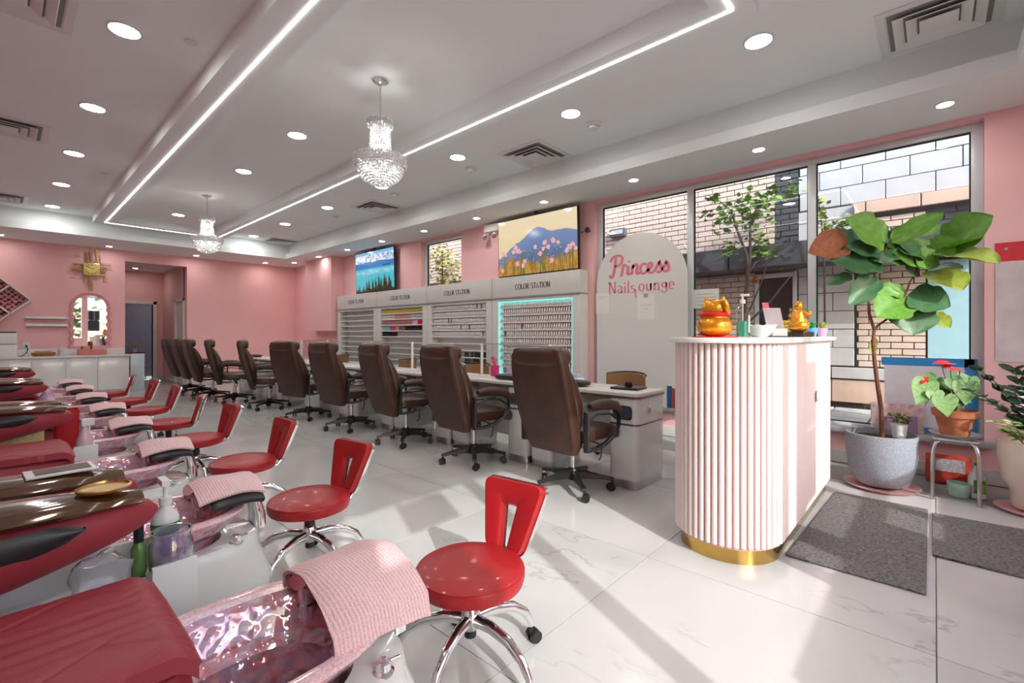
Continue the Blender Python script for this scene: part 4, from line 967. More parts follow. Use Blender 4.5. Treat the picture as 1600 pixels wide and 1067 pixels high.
def office_chair(label, arm_pad=True):
    t = thing('office_chair', label, 'chair', (0, 0, 0), 0, 'brown leather executive chairs at the nail desks')
    # base
    leg = None
    for k in range(5):
        a = 2*pi*k/5+.3; Mx = RZ(a)
        if leg is None:
            m = MB(); secs = []
            for x, w, z0, z1 in ((.03, .030, .085, .150), (.12, .026, .090, .138), (.24, .020, .088, .116), (.315, .022, .080, .102)):
                secs.append([(x, -w, z0), (x, -w*.8, z1), (x, w*.8, z1), (x, w, z0)])
            m.loft(secs); leg = m.build('leg', M_black, t, bevel=.004, seg=1); leg.matrix_local = Mx
        else: link('leg', leg.data, t, Mx)
        caster(t, .305*cos(a), .305*sin(a), a+1.2*((k*7) % 5), M_black, M_chrome if k == 1 else M_black, .030)
    MB().lathe([(.045, .078), (.048, .09), (.045, .155), (.032, .17), (.028, .17)], 16).build('hub', M_black, t)
    MB().cyl((0, 0, .16), (0, 0, .30), .025).cyl((0, 0, .30), (0, 0, .42), .016).build('gas_column', M_steel, t)
    MB().box(-.12, -.10, .40, .13, .10, .43).cyl((.02, -.05, .40), (.02, -.05, .33), .022).tube([(.02, -.10, .40), (.02, -.22, .39), (.03, -.25, .36), (.02, -.25, .29), (.0, -.245, .27)], .006, 6).build('mechanism', M_black, t, bevel=.003)
    # seat
    def ws(p):
        p = p.copy()
        if p.x > 0: p.z -= .05*(p.x/.27)**2
        return p
    MB().sup((.04, 0, .475), (.29, .275, .062), .45, .38, 28, 10, warp=ws).build('seat', M_brown, t)
    MB().box(-.22, -.25, .425, .28, .25, .445).build('seat_pan', M_black, t, bevel=.012)
    # backrest: a leaning S-shaped slab
    def bx(z): return -.235-.19*max(0, (z-.42)/.71)**1.15-.035*sin(pi*(z-.36)/.75)
    def hw(z): return .235+.035*sin(pi*min(1, max(0, (z-.38)/.75)))**.8
    R0 = []
    for i in range(15):
        z = .34+.77*i/14; f = 1.0
        if i == 0: f = .90
        if i == 14: f = .93
        th = .050 if 0 < i < 14 else .036
        R0.append([(bx(z)+dx, y, z) for dx, y in rr(th, hw(z)*f, .032, 3)])
    MB().loft(R0).build('backrest', M_brownd, t)
    for s in (-1, 1):                          # side wings (padded bolsters)
        P = []
        for i in range(13):
            z = .50+.47*i/12; r = .052*sin(pi*(i+.7)/13.4)**.5
            P.append([(bx(z)+.055+dx*1.05+.035*sin(pi*i/12), s*(hw(z)-.055)+dy, z) for dx, dy in [(r*cos(a), r*sin(a)) for a in [2*pi*q/10 for q in range(10)]]])
        MB().loft(P, fix if False else True, True).build('back_bolster', M_brown, t, fix=True)
        pp = [(bx(.40+.6*i/12)-.048, s*(hw(.40+.6*i/12)-.022), .40+.6*i/12) for i in range(13)]
        MB().tube(pp, .0045, 6).build('piping', M_brown, t)
    MB().sup((bx(.72)+.062, 0, .72), (.045, .175, .25), .5, .5, 20, 10, M=None, warp=lambda p: Vector((p.x-.19*p.z/.55, p.y, p.z))).build('back_cushion', M_brown, t)
    MB().sup((bx(1.06)+.030, 0, 1.055), (.085, .245, .078), .62, .42, 28, 12).build('headrest', M_brown, t)
    # arms
    for s in (-1, 1):
        y = s*.305
        MB().tube([(-.20, y, .70), (-.10, y, .705), (.02, y, .70), (.13, y, .675), (.20, y, .625)], [.022, .036, .038, .036, .026], 12, sx=1.0, up=(0, 1, 0)).build('arm_pad', M_brown, t)
        m = MB(); m.tube([(-.235, y, .38), (-.24, y, .52), (-.235, y, .66), (-.20, y, .675), (-.05, y, .672), (.10, y, .655), (.185, y, .60)], [.030, .030, .028, .022, .018, .018, .014], 8, sx=.55, up=(0, 1, 0))
        m.tube([(.13, y, .66), (.18, y, .60), (.175, y, .52), (.12, y, .45), (.0, y, .405), (-.12, y, .385), (-.235, y, .39)], [.016, .018, .020, .022, .024, .026, .028], 8, sx=.55, up=(0, 1, 0))
        m.tube([(-.22, y, .60), (-.10, y, .635), (.06, y, .62), (.15, y, .57)], .014, 8, sx=.5, up=(0, 1, 0))
        m.build('arm_frame', M_black, t)
        MB().cyl((-.05, y, .40), (-.05, y+s*.02, .40), .008).cyl((.08, y, .435), (.08, y+s*.02, .435), .008).build('arm_bolts', M_chrome, t)
    return t
oc = office_chair('brown leather office chair nearest the slatted reception counter')
oc.location = (3.05, 2.12, 0); oc.rotation_euler = (0, 0, R(-3))
for x, y, a, lb in [(3.06, 3.28, -4, 'brown leather office chair second from the reception counter'), (3.08, 4.42, -5, 'brown leather office chair third from the reception counter'), (3.05, 5.58, 4, 'brown leather office chair fourth from the reception counter'),
                    (3.02, 6.75, 14, 'brown leather office chair fifth from the reception counter, turned square to view'), (2.98, 8.1, -18, 'brown office chair with a grey arm frame, sixth from the reception counter'), (2.85, 9.35, -14, 'brown office chair seventh from the reception counter, seen in profile'),
                    (2.72, 10.15, -4, 'brown office chair standing foremost of the far trio'), (2.72, 10.95, -2, 'middle brown office chair of the far trio'), (2.72, 11.75, 0, 'rearmost brown office chair nearest the corridor opening')]:
    dup(oc, (x, y, 0), R(a), lb)

# ------------------------------------------------------------------ nail desks
M_desk = mat('desk_white_gloss', (.72, .72, .72), .15, vary=.02, coat=.4)
M_bege = mat('bronze_edge', srgb('8A7566'), .25, metal=.7)
def nail_desk(label):
    t = thing('nail_desk', label, 'desk', (0, 0, 0), 0, 'white nail desks in a row')
    H = .55
    MB().prism(rr(.25, H, .045, 4), .728, .755).build('table_top', mat('desk_top', (.72, .70, .67), .25, vary=.04), t, bevel=.003)
    MB().prism(rr(.252, H+.002, .046, 4), .712, .728).build('top_edge', M_bege, t)
    for nm, y in (('cabinet', -H+.135), ('cabinet', H-.135)):
        MB().prism(rr(.245, .128, .045, 5, 0, y), .07, .50).build(nm, M_desk, t)
        MB().prism(rr(.240, .123, .045, 5, 0, y), .0, .07).build('kickplate', M_steel, t)
        MB().prism(rr(.248, .130, .046, 5, 0, y), .50, .514).build('chrome_band', M_bege, t)
        MB().prism(rr(.245, .128, .045, 5, 0, y), .514, .712).build('drawer', M_desk, t)
        # drawer front cutout (fan vent) on the knee side
        m = MB(); m.prism(rr(.085, .055, .03, 5), 0, .006, M=Matrix(((0, 0, -1, -.2452), (-1, 0, 0, y), (0, 1, 0, .60), (0, 0, 0, 1))))
        m.build('vent_frame', M_chrome, t)
        MB().prism(rr(.077, .047, .026, 5), 0, .003, M=Matrix(((0, 0, -1, -.2515), (-1, 0, 0, y), (0, 1, 0, .60), (0, 0, 0, 1)))).build('vent_opening', mat('vent_dark_blue', (.05, .07, .09), .3), t)
    MB().box(-.08, -H+.27, .58, .22, H-.27, .712).build('apron', M_desk, t, bevel=.004)
    MB().cyl((-.05, -H+.012-.0, .62), (-.05, -H-.001+.0, .62), .030, n=20).build('grommet', M_chrome, t)
    MB().box(.19, -H+.27, .12, .21, H-.27, .58).build('modesty_panel', M_desk, t)
    return t
nd = nail_desk('white nail desk nearest the slatted reception counter')
DP = 1.125; DY = 2.245; nd.location = (3.56, DY, 0)
for k in range(1, 8): dup(nd, (3.56, DY+DP*k, 0), 0, 'white nail desk, %s from the reception counter' % ORD[k])
# clear screens with white posts
def guard(y, lb, first=[None]):
    if first[0]: return dup(first[0], (3.80, y, .755), 0, lb)
    t = thing('sneeze_guard', lb, 'screen', (3.80, y, .755), 0, 'clear screens with white posts on the nail desks'); first[0] = t
    for s in (-1, 1):
        MB().box(-.012, s*.50-.012, 0, .012, s*.50+.012, .36).build('post', M_wsat, t, bevel=.002)
    MB().box(-.003, -.488, .04, .003, .488, .35).build('panel', M_acr, t, smooth=False)
    MB().box(-.005, -.488, .35, .005, .488, .358).build('top_rail', mat('rail_grey', (.25, .25, .26), .3), t)
    return t
guard(3.43, 'clear screen between the chairs, nearest the reception counter'); guard(5.80, 'clear screen with white posts, second from the reception counter'); guard(8.26, 'clear screen with white posts before the pink wall box')
# desk-top things
M_pad = mat('black_pad', (.025, .025, .027), .35, vary=.2)
def rest(x, y, a, lb):
    o = MB().sup((0, 0, .028), (.075, .17, .027), .6, .5, 24, 8).build('hand_rest', M_pad, loc=(x, y, .755)); o.rotation_euler = (0, 0, a); tag(o, lb, 'cushion', 'black hand rests on the desks')
rest(3.48, 2.42, .0, 'black padded hand rest on the nearest desk behind the chair back'); rest(3.50, 3.22, 0, 'black padded hand rest beside the nearest white post'); rest(3.50, 4.28, .1, 'black padded hand rest near the pump bottles'); rest(3.5, 7.2, 0, 'black padded hand rest on the far fifth desk'); rest(3.5, 10.2, 0, 'black padded hand rest on the farthest desk')
t = thing('nail_drill', 'flat black tray with a small round lamp on the nearest desk', 'tray', (3.60, 1.93, .755), .1)
MB().box(-.11, -.12, .001, .11, .12, .018).build('tray', M_pad, t, bevel=.004)
MB().lathe([(.03, .018), (.034, .03), (.03, .055), (.015, .065)], 14).build('knob', M_black, t)
def pump(x, y, z, s, body, band, lb, bz=(.035, .095), nm='lotion_bottle'):
    t = thing(nm, lb, 'bottle', (x, y, z))
    MB().lathe([(.030*s, .0005), (.034*s, .006), (.034*s, .135*s), (.030*s, .150*s), (.014*s, .172*s), (.012*s, .185*s)], 20).build('body', body, t)
    MB().lathe([(.0346*s, bz[0]*s), (.0346*s, bz[1]*s)], 20, cap=False).build('label_band', band, t)
    MB().cyl((0, 0, .18*s), (0, 0, .20*s), .016*s, n=14).cyl((0, 0, .20*s), (0, 0, .235*s), .006*s).box(-.010*s, -.010*s, .232*s, .010*s, .055*s, .248*s).build('pump', M_wsat, t)
    return t
M_wpl = mat('white_plastic', (.74, .74, .74), .3)
pump(3.62, 4.62, .755, 1.25, M_wpl, mat('rust_label', srgb('7A3B22'), .5), 'white pump bottle with a brown label on the third desk')
t = thing('lotion_bottle', 'small green bottle with a blue cap beside the brown-labelled pump', 'bottle', (3.66, 4.46, .755))
MB().lathe([(.03, .0005), (.032, .01), (.032, .13), (.02, .15)], 16).build('body', mat('lime_plastic', srgb('9CBF4A'), .3), t); MB().cyl((0, 0, .15), (0, 0, .185), .02).build('cap', mat('blue_cap', srgb('2A4FA0'), .4), t)
pump(3.62, 5.95, .755, 1.25, M_wpl, mat('violet_label', srgb('3B3FA5'), .5), 'white pump bottle with a violet band on the fourth desk')
t = thing('pink_gift_bag', 'small magenta polish holder with ribbons on the second desk', 'holder', (3.70, 3.62, .755))
MB().box(-.03, -.04, .001, .03, .04, .12).build('box', mat('magenta', srgb('C22A66'), .5), t, bevel=.004)
MB().cyl((0, 0, .12), (.0, .03, .19), .006).cyl((0, 0, .12), (0, -.03, .20), .006).cyl((0, .01, .12), (.0, .05, .17), .006).sup((0, .03, .20), (.02, .03, .02), 1, 1, 10, 6).build('brushes', mat('hot_pink', srgb('D8416E'), .5), t)
t = thing('nail_lamp', 'pink and white folded stand on the second desk by the post', 'stand', (3.66, 3.36, .755))
MB().box(-.05, -.07, .0005, .05, .07, .03).box(-.004, -.07, .03, .004, .05, .09, RX(.2)).build('stand', mat('blush_plastic', srgb('D9A8BA'), .4), t, bevel=.004)
# customer chairs behind the desks
M_tanl = mat('tan_leather', srgb('8F6A42'), .45, vary=.08)
def guest(y, lb, first=[None]):
    if first[0]: return dup(first[0], (4.30, y, 0), 0, lb)
    t = thing('guest_chair', lb, 'chair', (4.30, y, 0), 0, 'tan guest chairs behind the nail desks'); first[0] = t
    MB().sup((-.02, 0, .44), (.22, .22, .045), .5, .4, 20, 8).build('seat', M_tanl, t)
    m = MB(); m.grid(lambda u, v: (.20*cos(R(-70+140*u))-.0, .24*sin(R(-70+140*u)), .50+(.29+.02*sin(pi*u))*v), 16, 4)
    m.build('backrest', M_tanl, t, solid=.022)
    MB().tube([(.20*cos(R(a))+.01, .24*sin(R(a)), .80+.02*sin(pi*(a+70)/140)) for a in range(-70, 71, 10)], .009, 6).build('piping', M_black, t)
    MB().cyl((0, 0, .40), (0, 0, .05), .025).build('column', M_steel, t)
    for k in range(5):
        a = 2*pi*k/5; MB().tube([(.03*cos(a), .03*sin(a), .10), (.27*cos(a), .27*sin(a), .065)], [.02, .014], 6).build('leg', M_chrome, t)
        caster(t, .26*cos(a), .26*sin(a), a, M_black, M_black, .024)
    return t
for y, lb in [(2.38, 'tan curved guest chair behind the nearest nail desk'), (3.52, 'tan guest chair behind the second nail desk'), (4.62, 'tan guest chair behind the third nail desk'), (6.25, 'tan guest chair behind the fifth nail desk'), (8.4, 'tan guest chair behind the far nail desks')]: guest(y, lb)
t = thing('tissue_box', 'pale blue and white boxes at the back of the nearest desk', 'box', (3.72, 2.62, .755)); MB().box(-.06, -.13, .0005, .06, .13, .05).build('lower_box', M_wsat, t, bevel=.003); MB().box(-.05, -.11, .05, .05, .02, .085).build('upper_box', mat('pale_blue', srgb('A9B6C9'), .5), t, bevel=.003)

# ------------------------------------------------------------------ red stools
def stool(label):
    t = thing('pedicure_stool', label, 'stool', (0, 0, 0), 0, 'red round stools with chrome bases')
    MB().lathe([(.17, .315), (.193, .322), (.20, .345), (.196, .372), (.175, .384), (.10, .388), (.002, .389)], 48).build('seat', M_red, t)
    MB().tube([(.1965*cos(a), .1965*sin(a), .366) for a in [2*pi*i/48 for i in range(48)]], .0028, 5, ring=True).build('seat_piping', M_red, t)
    MB().lathe([(.10, .300), (.10, .315)], 24).build('seat_plate', M_black, t)
    MB().cyl((0, 0, .225), (0, 0, .30), .026, n=20).build('gas_column', M_black, t)
    MB().cyl((0, 0, .12), (0, 0, .155), .022, n=16).build('column_foot', M_black, t)
    MB().lathe([(.030, .150), (.034, .158), (.036, .205), (.030, .225), (.026, .23)], 20).build('hub', M_chrome, t)
    lg = None
    for k in range(5):
        a = 2*pi*k/5+R(-21); Mx = RZ(a)
        if lg is None:
            lg = MB().tube([(.02, 0, .185), (.10, 0, .188), (.18, 0, .170), (.24, 0, .130), (.268, 0, .085), (.272, 0, .066)], [.020, .019, .017, .015, .013, .012], 12, sx=1.15, up=(0, 1, 0)).build('leg', M_chrome, t); lg.matrix_local = Mx
        else: link('leg', lg.data, t, Mx)
        caster(t, .272*cos(a), .272*sin(a), a+.9*k, M_black, M_black, .024)
    # chrome carrier and slotted backrest on the +x side
    B = Matrix.Translation((.212, 0, .305)) @ RY(R(17))
    m = MB(); m.tube([(.05, 0, .306), (.15, 0, .302), (.205, 0, .315), (.225, 0, .36)], .010, 8, sx=2.2, up=(0, 1, 0)); m.build('back_bracket', M_chrome, t)
    def trap(w0, w1, z0, z1, r, n=5):
        P = []; C4 = [(w0, z0), (w1, z1), (-w1, z1), (-w0, z0)]
        for i in range(4):
            p = Vector(C4[i]); a = (Vector(C4[i-1])-p).normalized(); b = (Vector(C4[(i+1) % 4])-p).normalized()
            for k in range(n+1):
                f = k/n; q0 = p+a*r*(1-f)**2; P.append(tuple(p+a*r*(1-f)**2+b*r*f**2))
        return P
    out = trap(.083, .150, .035, .315, .042); inn = trap(.016, .034, .055, .215, .008)
    def ringw(P, x, s=1.0, c=(0, .175)): return [(x, (a-c[0])*s+c[0], (b-c[1])*s+c[1]) for a, b in P]
    ic = (0, .13)
    rings = [ringw(out, -.006, .985), ringw(out, -.030, 1.0), ringw(out, -.044, .97), ringw(inn, -.046, 1.55, ic), ringw(inn, -.038, 1.1, ic), ringw(inn, -.006, 1.0, ic), ringw(out, -.006, .985)]
    MB().loft(rings, False, False, M=B).build('backrest', M_red, t, fix=True)
    MB().loft([ringw(out, .006, 1.0), ringw(out, .006, 1.035), ringw(out, -.012, 1.035), ringw(out, -.012, 1.0), ringw(out, .006, 1.0)], False, False, M=B).build('chrome_rim', M_chrome, t, fix=True)
    MB().loft([ringw(out, .004, 1.0), ringw(out, -.005, 1.0), ringw(inn, -.005, 1.0, ic), ringw(inn, .004, 1.0, ic), ringw(out, .004, 1.0)], False, False, M=B).build('back_plate', M_black, t, fix=True)
    m = MB()
    m.tube([(.0, -.10, .315), (.10, -.075, .309), (.195, -.06, .312), (.225, -.06, .345)], .008, 8).tube([(.0, .10, .315), (.10, .075, .309), (.195, .06, .312), (.225, .06, .345)], .008, 8); m.build('side_rods', M_chrome, t)
    return t
UY = [1.22+1.105*k for k in range(8)]
st = stool('red round stool nearest the camera, half in sunlight'); st.location = (1.156, 1.256, 0); st.rotation_euler = (0, 0, R(6))
for k, (x, y, a) in enumerate([(1.08, 2.40, 10), (1.10, 3.44, 2), (1.08, 4.49, 4), (1.10, 5.50, -20), (1.12, 6.62, 0), (1.12, 7.74, 4), (1.06, 8.85, -12)]):
    dup(st, (x, y, 0), R(a), 'red round stool, %s from the camera in the pedicure row' % ORD[k+1])

# ------------------------------------------------------------------ pedicure chairs (local front = +x)
M_porc = mat('porcelain_white', (.74, .75, .73), .10, vary=.015, coat=.5)
def arm_top(f): return .812-.030*max(0, f-.3)/.7-.016*max(0, (f-.8)/.2)**2
def arm_bot(f): return .560+.135*max(0, (f-.40)/.60)**1.25+.02*(1-min(1, f/.2))
def arm_w(f): return (1-max(0, (f-.60)/.40)**3.0*.93)*(.85+.15*min(1, f/.2))
def lens(x0, x1, ymid, hw, n=22):     # arm bolster: rings along x with a blunt rounded tip
    rings = []
    for i in range(n+1):
        f = 1-(1-i/n)**1.35; x = x0+(x1-x0)*f
        e = 1-max(0, (f-.90)/.10)**3*.45 if f < .999 else .2
        zt, zb = arm_top(f), arm_bot(f); zc, h = (zt+zb)/2, (zt-zb)/2*e; w = hw*max(.10, arm_w(f)); ring = []
        for j in range(20):
            a = 2*pi*j/20; ca, sa = cos(a), sin(a)
            ring.append((x, ymid+w*math.copysign(abs(ca)**.7, ca), zc+h*math.copysign(abs(sa)**.75, sa)))
        rings.append(ring)
    return rings
def pedicure_chair(label, near_arm=True, far_arm=True):
    t = thing('pedicure_chair', label, 'pedicure chair', (0, 0, 0), 0, 'wine red pedicure spa chairs')
    # porcelain base: stacked rounded outlines, bulging nose in front
    def sq(cx, hx, hy, z, e, n=48):
        return [(cx+hx*math.copysign(abs(cos(q))**e, cos(q)), hy*math.copysign(abs(sin(q))**e, sin(q)), z) for q in [2*pi*i/n for i in range(n)]]
    MB().loft([sq(.42, .33, .20, 0, .6), sq(.42, .37, .225, .03, .6), sq(.43, .395, .25, .10, .6), sq(.43, .40, .255, .17, .62), sq(.42, .385, .245, .25, .65), sq(.41, .375, .235, .31, .68), sq(.41, .37, .228, .345, .7), sq(.41, .36, .22, .358, .72),
               sq(.40, .245, .175, .360, .8), sq(.40, .235, .165, .34, .85), sq(.40, .215, .145, .22, .85)]).build('base', M_porc, t, ang=50)
    MB().box(-.62, -.22, 0, .10, .22, .30).build('rear_base', M_porc, t, bevel=.03)
    # glass foot basin
    def oval(cx, hx, hy, z, n=36):
        return [(cx+hx*math.copysign(abs(cos(a))**.8, cos(a)), hy*math.copysign(abs(sin(a))**.9, sin(a)), z) for a in [2*pi*i/n for i in range(n)]]
    MB().loft([oval(.40, .20, .13, .362), oval(.41, .26, .185, .40), oval(.415, .315, .235, .465), oval(.415, .315, .235, .475), oval(.415, .285, .205, .475), oval(.41, .275, .195, .465), oval(.40, .225, .15, .36), oval(.40, .20, .125, .25), oval(.40, .10, .06, .235)], False, True).build('foot_basin', M_bowl, t)
    MB().loft([oval(.415, .315, .235, .468), oval(.415, .328, .248, .474), oval(.415, .326, .246, .484), oval(.415, .312, .232, .488), oval(.415, .290, .210, .485), oval(.415, .284, .204, .474)], False, False).build('basin_rim', M_rim, t)
    MB().lathe([(.03, 0), (.03, .012), (.02, .016)], 14, c=(.47, .02, .237)).lathe([(.026, 0), (.026, .03)], 14, M=Matrix.Translation((.50, -.15, .31)) @ RX(-pi/2+.2)).build('water_jet', mat('dark_pewter', (.12, .12, .13), .3, metal=.8), t)
    # chrome hand shower parked on the rim, knob on the ledge
    MB().cyl((.60, .13, .44), (.585, .11, .515), .022, n=16).cyl((.585, .11, .515), (.55, .07, .545), .026, .024, n=16).cyl((.60, .13, .40), (.60, .13, .44), .028, n=16).build('hand_shower', M_chrome, t)
    MB().lathe([(.026, 0), (.028, .006), (.020, .012), (.019, .030), (.015, .034)], 20, c=(.66, -.175, .352)).cyl((.66, -.175, .378), (.70, -.19, .384), .004).build('control_knob', M_chrome, t)
    # footrest: arched chrome arm, black pad
    m = MB(); sec = []
    for x, z, w, h in ((.80, .335, .050, .026), (.800, .40, .045, .024), (.785, .465, .040, .020), (.745, .510, .040, .016), (.69, .535, .045, .014), (.63, .535, .045, .012)):
        sec.append((x, z, w, h))
    rg = []
    for i, (x, z, w, h) in enumerate(sec):
        a = sec[max(0, i-1)]; b = sec[min(len(sec)-1, i+1)]; d = Vector((b[0]-a[0], 0, b[1]-a[1])).normalized(); nrm = Vector((d.z, 0, -d.x))
        c = Vector((x, 0, z)); rg.append([c+nrm*h*u+Vector((0, w*v, 0)) for u, v in ((1, -.8), (1, .8), (.6, 1), (-.6, 1), (-1, .8), (-1, -.8), (-.6, -1), (.6, -1))])
    m.loft(rg); m.build('footrest_bracket', M_chrome, t, ang=50)
    def padz(y): return .560-.055*(abs(y)/.19)**2
    def padg(u, v):
        x = .575+.19*u; y = -.185+.37*v; return (x, y, padz(y)-.012*(abs(u-.5)*2)**3)
    MB().grid(padg, 8, 14).build('footrest_pad', M_pad, t, solid=-.022, bevel=.006)
    # seat cushions with quilted flap
    def seatz(u, v):
        x = -.42+.675*u; y = -.185+.42*v
        z = .637-.012*(abs(v-.5)*2)**10
        if u > .93: z -= .03*((u-.93)/.07)**2
        gz = 0
        def groove(q, period, w=.007, dep=.0055):
            d = abs((q/period) % 1-.5)*period; q_ = (period/2-d)/w; return dep*(.5+.5*cos(pi*q_)) if q_ < 1 else 0
        k_ = min(1, max(0, (v-.30)/.05))*min(1, max(0, (.72-v)/.05))
        gz = k_*groove(y+.01, .045, .020, .003)+(1-k_)*max(groove(x*.6+y, .135, .010, .0035), groove(x*.6-y, .135, .010, .0035))
        return (x, y, z-gz)
    MB().slab(seatz, 120, 84, .032).build('seat_flap', M_wine, t, ang=60)
    MB().tube([(.253, -.185, .597), (.256, -.10, .599), (.256, .10, .599), (.253, .235, .597)], .006, 8).build('flap_piping', M_wine, t)
    MB().sup((-.11, .02, .525), (.375, .205, .075), .35, .3, 28, 10).build('seat_cushion', M_wine, t)
    MB().box(-.60, -.25, .30, .10, .25, .45).build('chair_body', M_wsat, t, bevel=.03)
    # backrest (tall, reclined)
    rings = []
    for i in range(13):
        z = .56+.80*i/12; x = -.46-.30*(i/12); w = .25-.04*(i/12)**2; th = .07 if 0 < i < 12 else .04
        rings.append([(x+dx, y, z) for dx, y in rr(th, w*(1 if 0 < i < 12 else .93), .04, 4)])
    MB().loft(rings).build('backrest', M_wine, t)
    MB().sup((-.66, 0, 1.30), (.07, .17, .085), .6, .5, 20, 8).build('headrest', M_wine, t)
    for s in (-1, 1):
        up = (s < 0 and not near_arm) or (s > 0 and not far_arm)
        Mx = None
        if up: Mx = TR(-.62, 0, .80) @ RY(R(-78)) @ TR(.62, 0, -.80)
        ym = s*.405
        MB().loft(lens(-.80, .298, ym, .120), M=Mx).build('armrest', M_wine, t, fix=True, ang=60)
        # lacquered lid on top
        def lid(u, v, sgn=s):
            f = .01+.955*u; x = -.80+1.098*f; w = .116*max(.10, arm_w(f)); zt = arm_top(f)-.004
            return (x, sgn*.405+(v-.5)*2*w, zt+.014*(1-(abs(v-.5)*2)**3)-.006*(abs(v-.5)*2)**6)
        MB().grid(lid, 30, 12, M=Mx).build('armrest_lid', M_umber, t, solid=-.010, ang=60)
        # black inset on the inner face
        pts = []
        for i in range(25):
            f = i/24; pts.append((-.66+.80*f, .652+.100*f, .036*(1-f**10)**.5*(.35+.65*min(1, f*1.6))*(1-(1-f)**9)))
        ins = MB(); yy = ym-s*.1205
        def inset(u, v): 
            p = pts[int(round(u*24))]; return (p[0], yy+s*.010*(abs(v-.5)*2)**2-(-s)*.0, p[1]+p[2]*(v-.5)*2)
        ins.grid(inset, 24, 6, M=Mx); ins.build('armrest_inset', M_pad, t, solid=.006)
        if not up: MB().box(-.55, ym-.03, .42, -.30, ym+.03, .70).build('arm_support', M_wsat, t, bevel=.01)
    return t
pc = pedicure_chair('wine red pedicure chair nearest the camera with its near arm raised', False, True); pc.location = (0, UY[0], 0)
pd = pedicure_chair('wine red pedicure chair second from the camera', True, False); pd.location = (0, UY[1], 0)
for k in range(2, 8): dup(pd if k % 2 else pc, (0, UY[k], 0), 0, 'wine red pedicure chair, %s from the camera' % ORD[k])
# gold cup ring on the nearest far armrest, a magazine on the next arm
tag(MB().lathe([(.056, .0), (.058, .006), (.052, .008), (.050, .003), (.001, .002)], 28).build('cup_ring', M_gold, loc=(.185, UY[0]+.405, .812)), 'shallow gold cup ring on the nearest lacquered armrest', 'dish')
t = thing('magazine', 'framed menu card with dark print lying on the second armrest', 'magazine', (.12, UY[1]-.405, .812), .05)
MB().box(-.075, -.05, 0, .075, .05, .007).build('board', M_wsat, t, bevel=.002); MB().box(-.055, -.04, .007, .065, .04, .008).build('print', mat('menu_print', srgb('5A3A32'), .5, vary=.6, scale=60), t, smooth=False)
# towels draped over the footrests
def towel(label, seed, skew=0.0, wide=.235, x0=.548, x1=.79, sh=0.0):
    rnn = random.Random(seed); t = None; ph = rnn.uniform(0, 6)
    def fn(u, v):
        x = x0+(x1-x0)*u+skew*(v-.5); s = (v-.5)*2; y = s*wide+sh
        z = .560-.055*(min(abs(y), .19)/.19)**2+.022
        if abs(y) > .185:
            q = (abs(y)-.185); y = math.copysign(.185+q*.35, y); z -= q*1.0
        z += .004*sin(u*7+ph+s*2)+.002*sin(s*11+ph)-.014*(abs(u-.5)*2)**4
        return (x, y, z)
    o = MB().grid(fn, 20, 36).build('towel', M_towel, solid=-.010, ang=60)
    return tag(o, label, 'towel', 'pink towels draped over the footrests')
for k in range(8):
    if k == 0: o = towel('pink towel on the nearest footrest, half lit by the sun', 1, .05, .235, .535, .80)
    elif k == 1: tw = o = towel('checked pink towel on the second footrest from the camera', 2, .03, .205, .548, .79, .05)
    else: o = dup(tw, (0, 0, 0), 0, 'pink towel on the %s footrest from the camera' % ORD[k]); o.rotation_euler = (0, 0, 0)
    o.location = (0, UY[k]-.01, 0)
# white side caddies between the chairs
def caddy(label):
    t = thing('side_caddy', label, 'caddy', (0, 0, 0), 0, 'white side caddies beside the pedicure chairs')
    MB().box(.0, -.10, .43, .43, .10, .445).build('floor_panel', M_wsat, t)
    MB().box(-.02, -.11, .27, .33, -.10, .50).build('side_panel', M_wsat, t, bevel=.002)
    MB().box(.345, -.11, .25, .46, -.095, .52).box(.445, -.095, .25, .46, .10, .50).build('front_panel', M_wsat, t, bevel=.003)
    MB().box(-.02, .10, .27, .45, .112, .545).build('rear_panel', M_wsat, t, bevel=.004)
    MB().box(.33, -.113, .26, .345, -.098, .51).build('steel_strip', M_steel, t)
    MB().box(.0, -.02, .10, .05, .05, .43).build('post', M_wsat, t); MB().box(-.02, -.08, .0, .10, .08, .10).build('foot', M_wsat, t, bevel=.01)
    return t
cd = caddy('white side caddy with jar and pump bottle, nearest the camera'); cd.location = (-.04, 1.835, 0)
for k in range(1, 4): dup(cd, (-.04, 1.835+2.21*k, 0), 0, 'white side caddy between pedicure chairs, %s from the camera' % ORD[k])
pump(.372, 1.905, .446, 1.15, M_wpl, mat('green_label', srgb('3F7A3C'), .5), 'tall white pump bottle with a green label in the nearest caddy', (.100, .130))
t = thing('glass_jar', 'open glass jar of purple sponge in the nearest caddy', 'jar', (.365, 1.79, .446))
MB().lathe([(.050, 0), (.058, .01), (.059, .12), (.052, .135), (.055, .155), (.050, .155), (.048, .135), (.054, .118), (.057, .012), (.01, .008)], 28, cap=False).build('glass', M_jar, t)
MB().sup((0, 0, .064), (.051, .051, .056), .35, 1, 18, 10).build('sponge', mat('purple_sponge', srgb('7440AC'), .9, vary=.4, scale=50, bump=1, bscale=90), t)
t = thing('plastic_pouch', 'crumpled clear plastic pouch beside the jar', 'bag', (.20, 1.79, .446))
MB().sup((0, 0, .07), (.07, .045, .07), .8, .8, 18, 10, warp=lambda p: p*(1+.12*sin(p.x*90)+.1*sin(p.z*80+p.y*60))).build('film', glassy('pouch_film', (.9, .9, .92), 3, .15, .3), t)
t = thing('small_bottle', 'small dark capped bottle behind the purple jar', 'bottle', (.285, 1.80, .446)); MB().lathe([(.018, .0005), (.02, .12), (.01, .14)], 12).build('body', mat('olive_glass', srgb('5A7A45'), .2), t); MB().cyl((0, 0, .14), (0, 0, .20), .013).build('cap', M_black, t)
for k in range(1, 7): pass
yb = 1.835+1.105*1
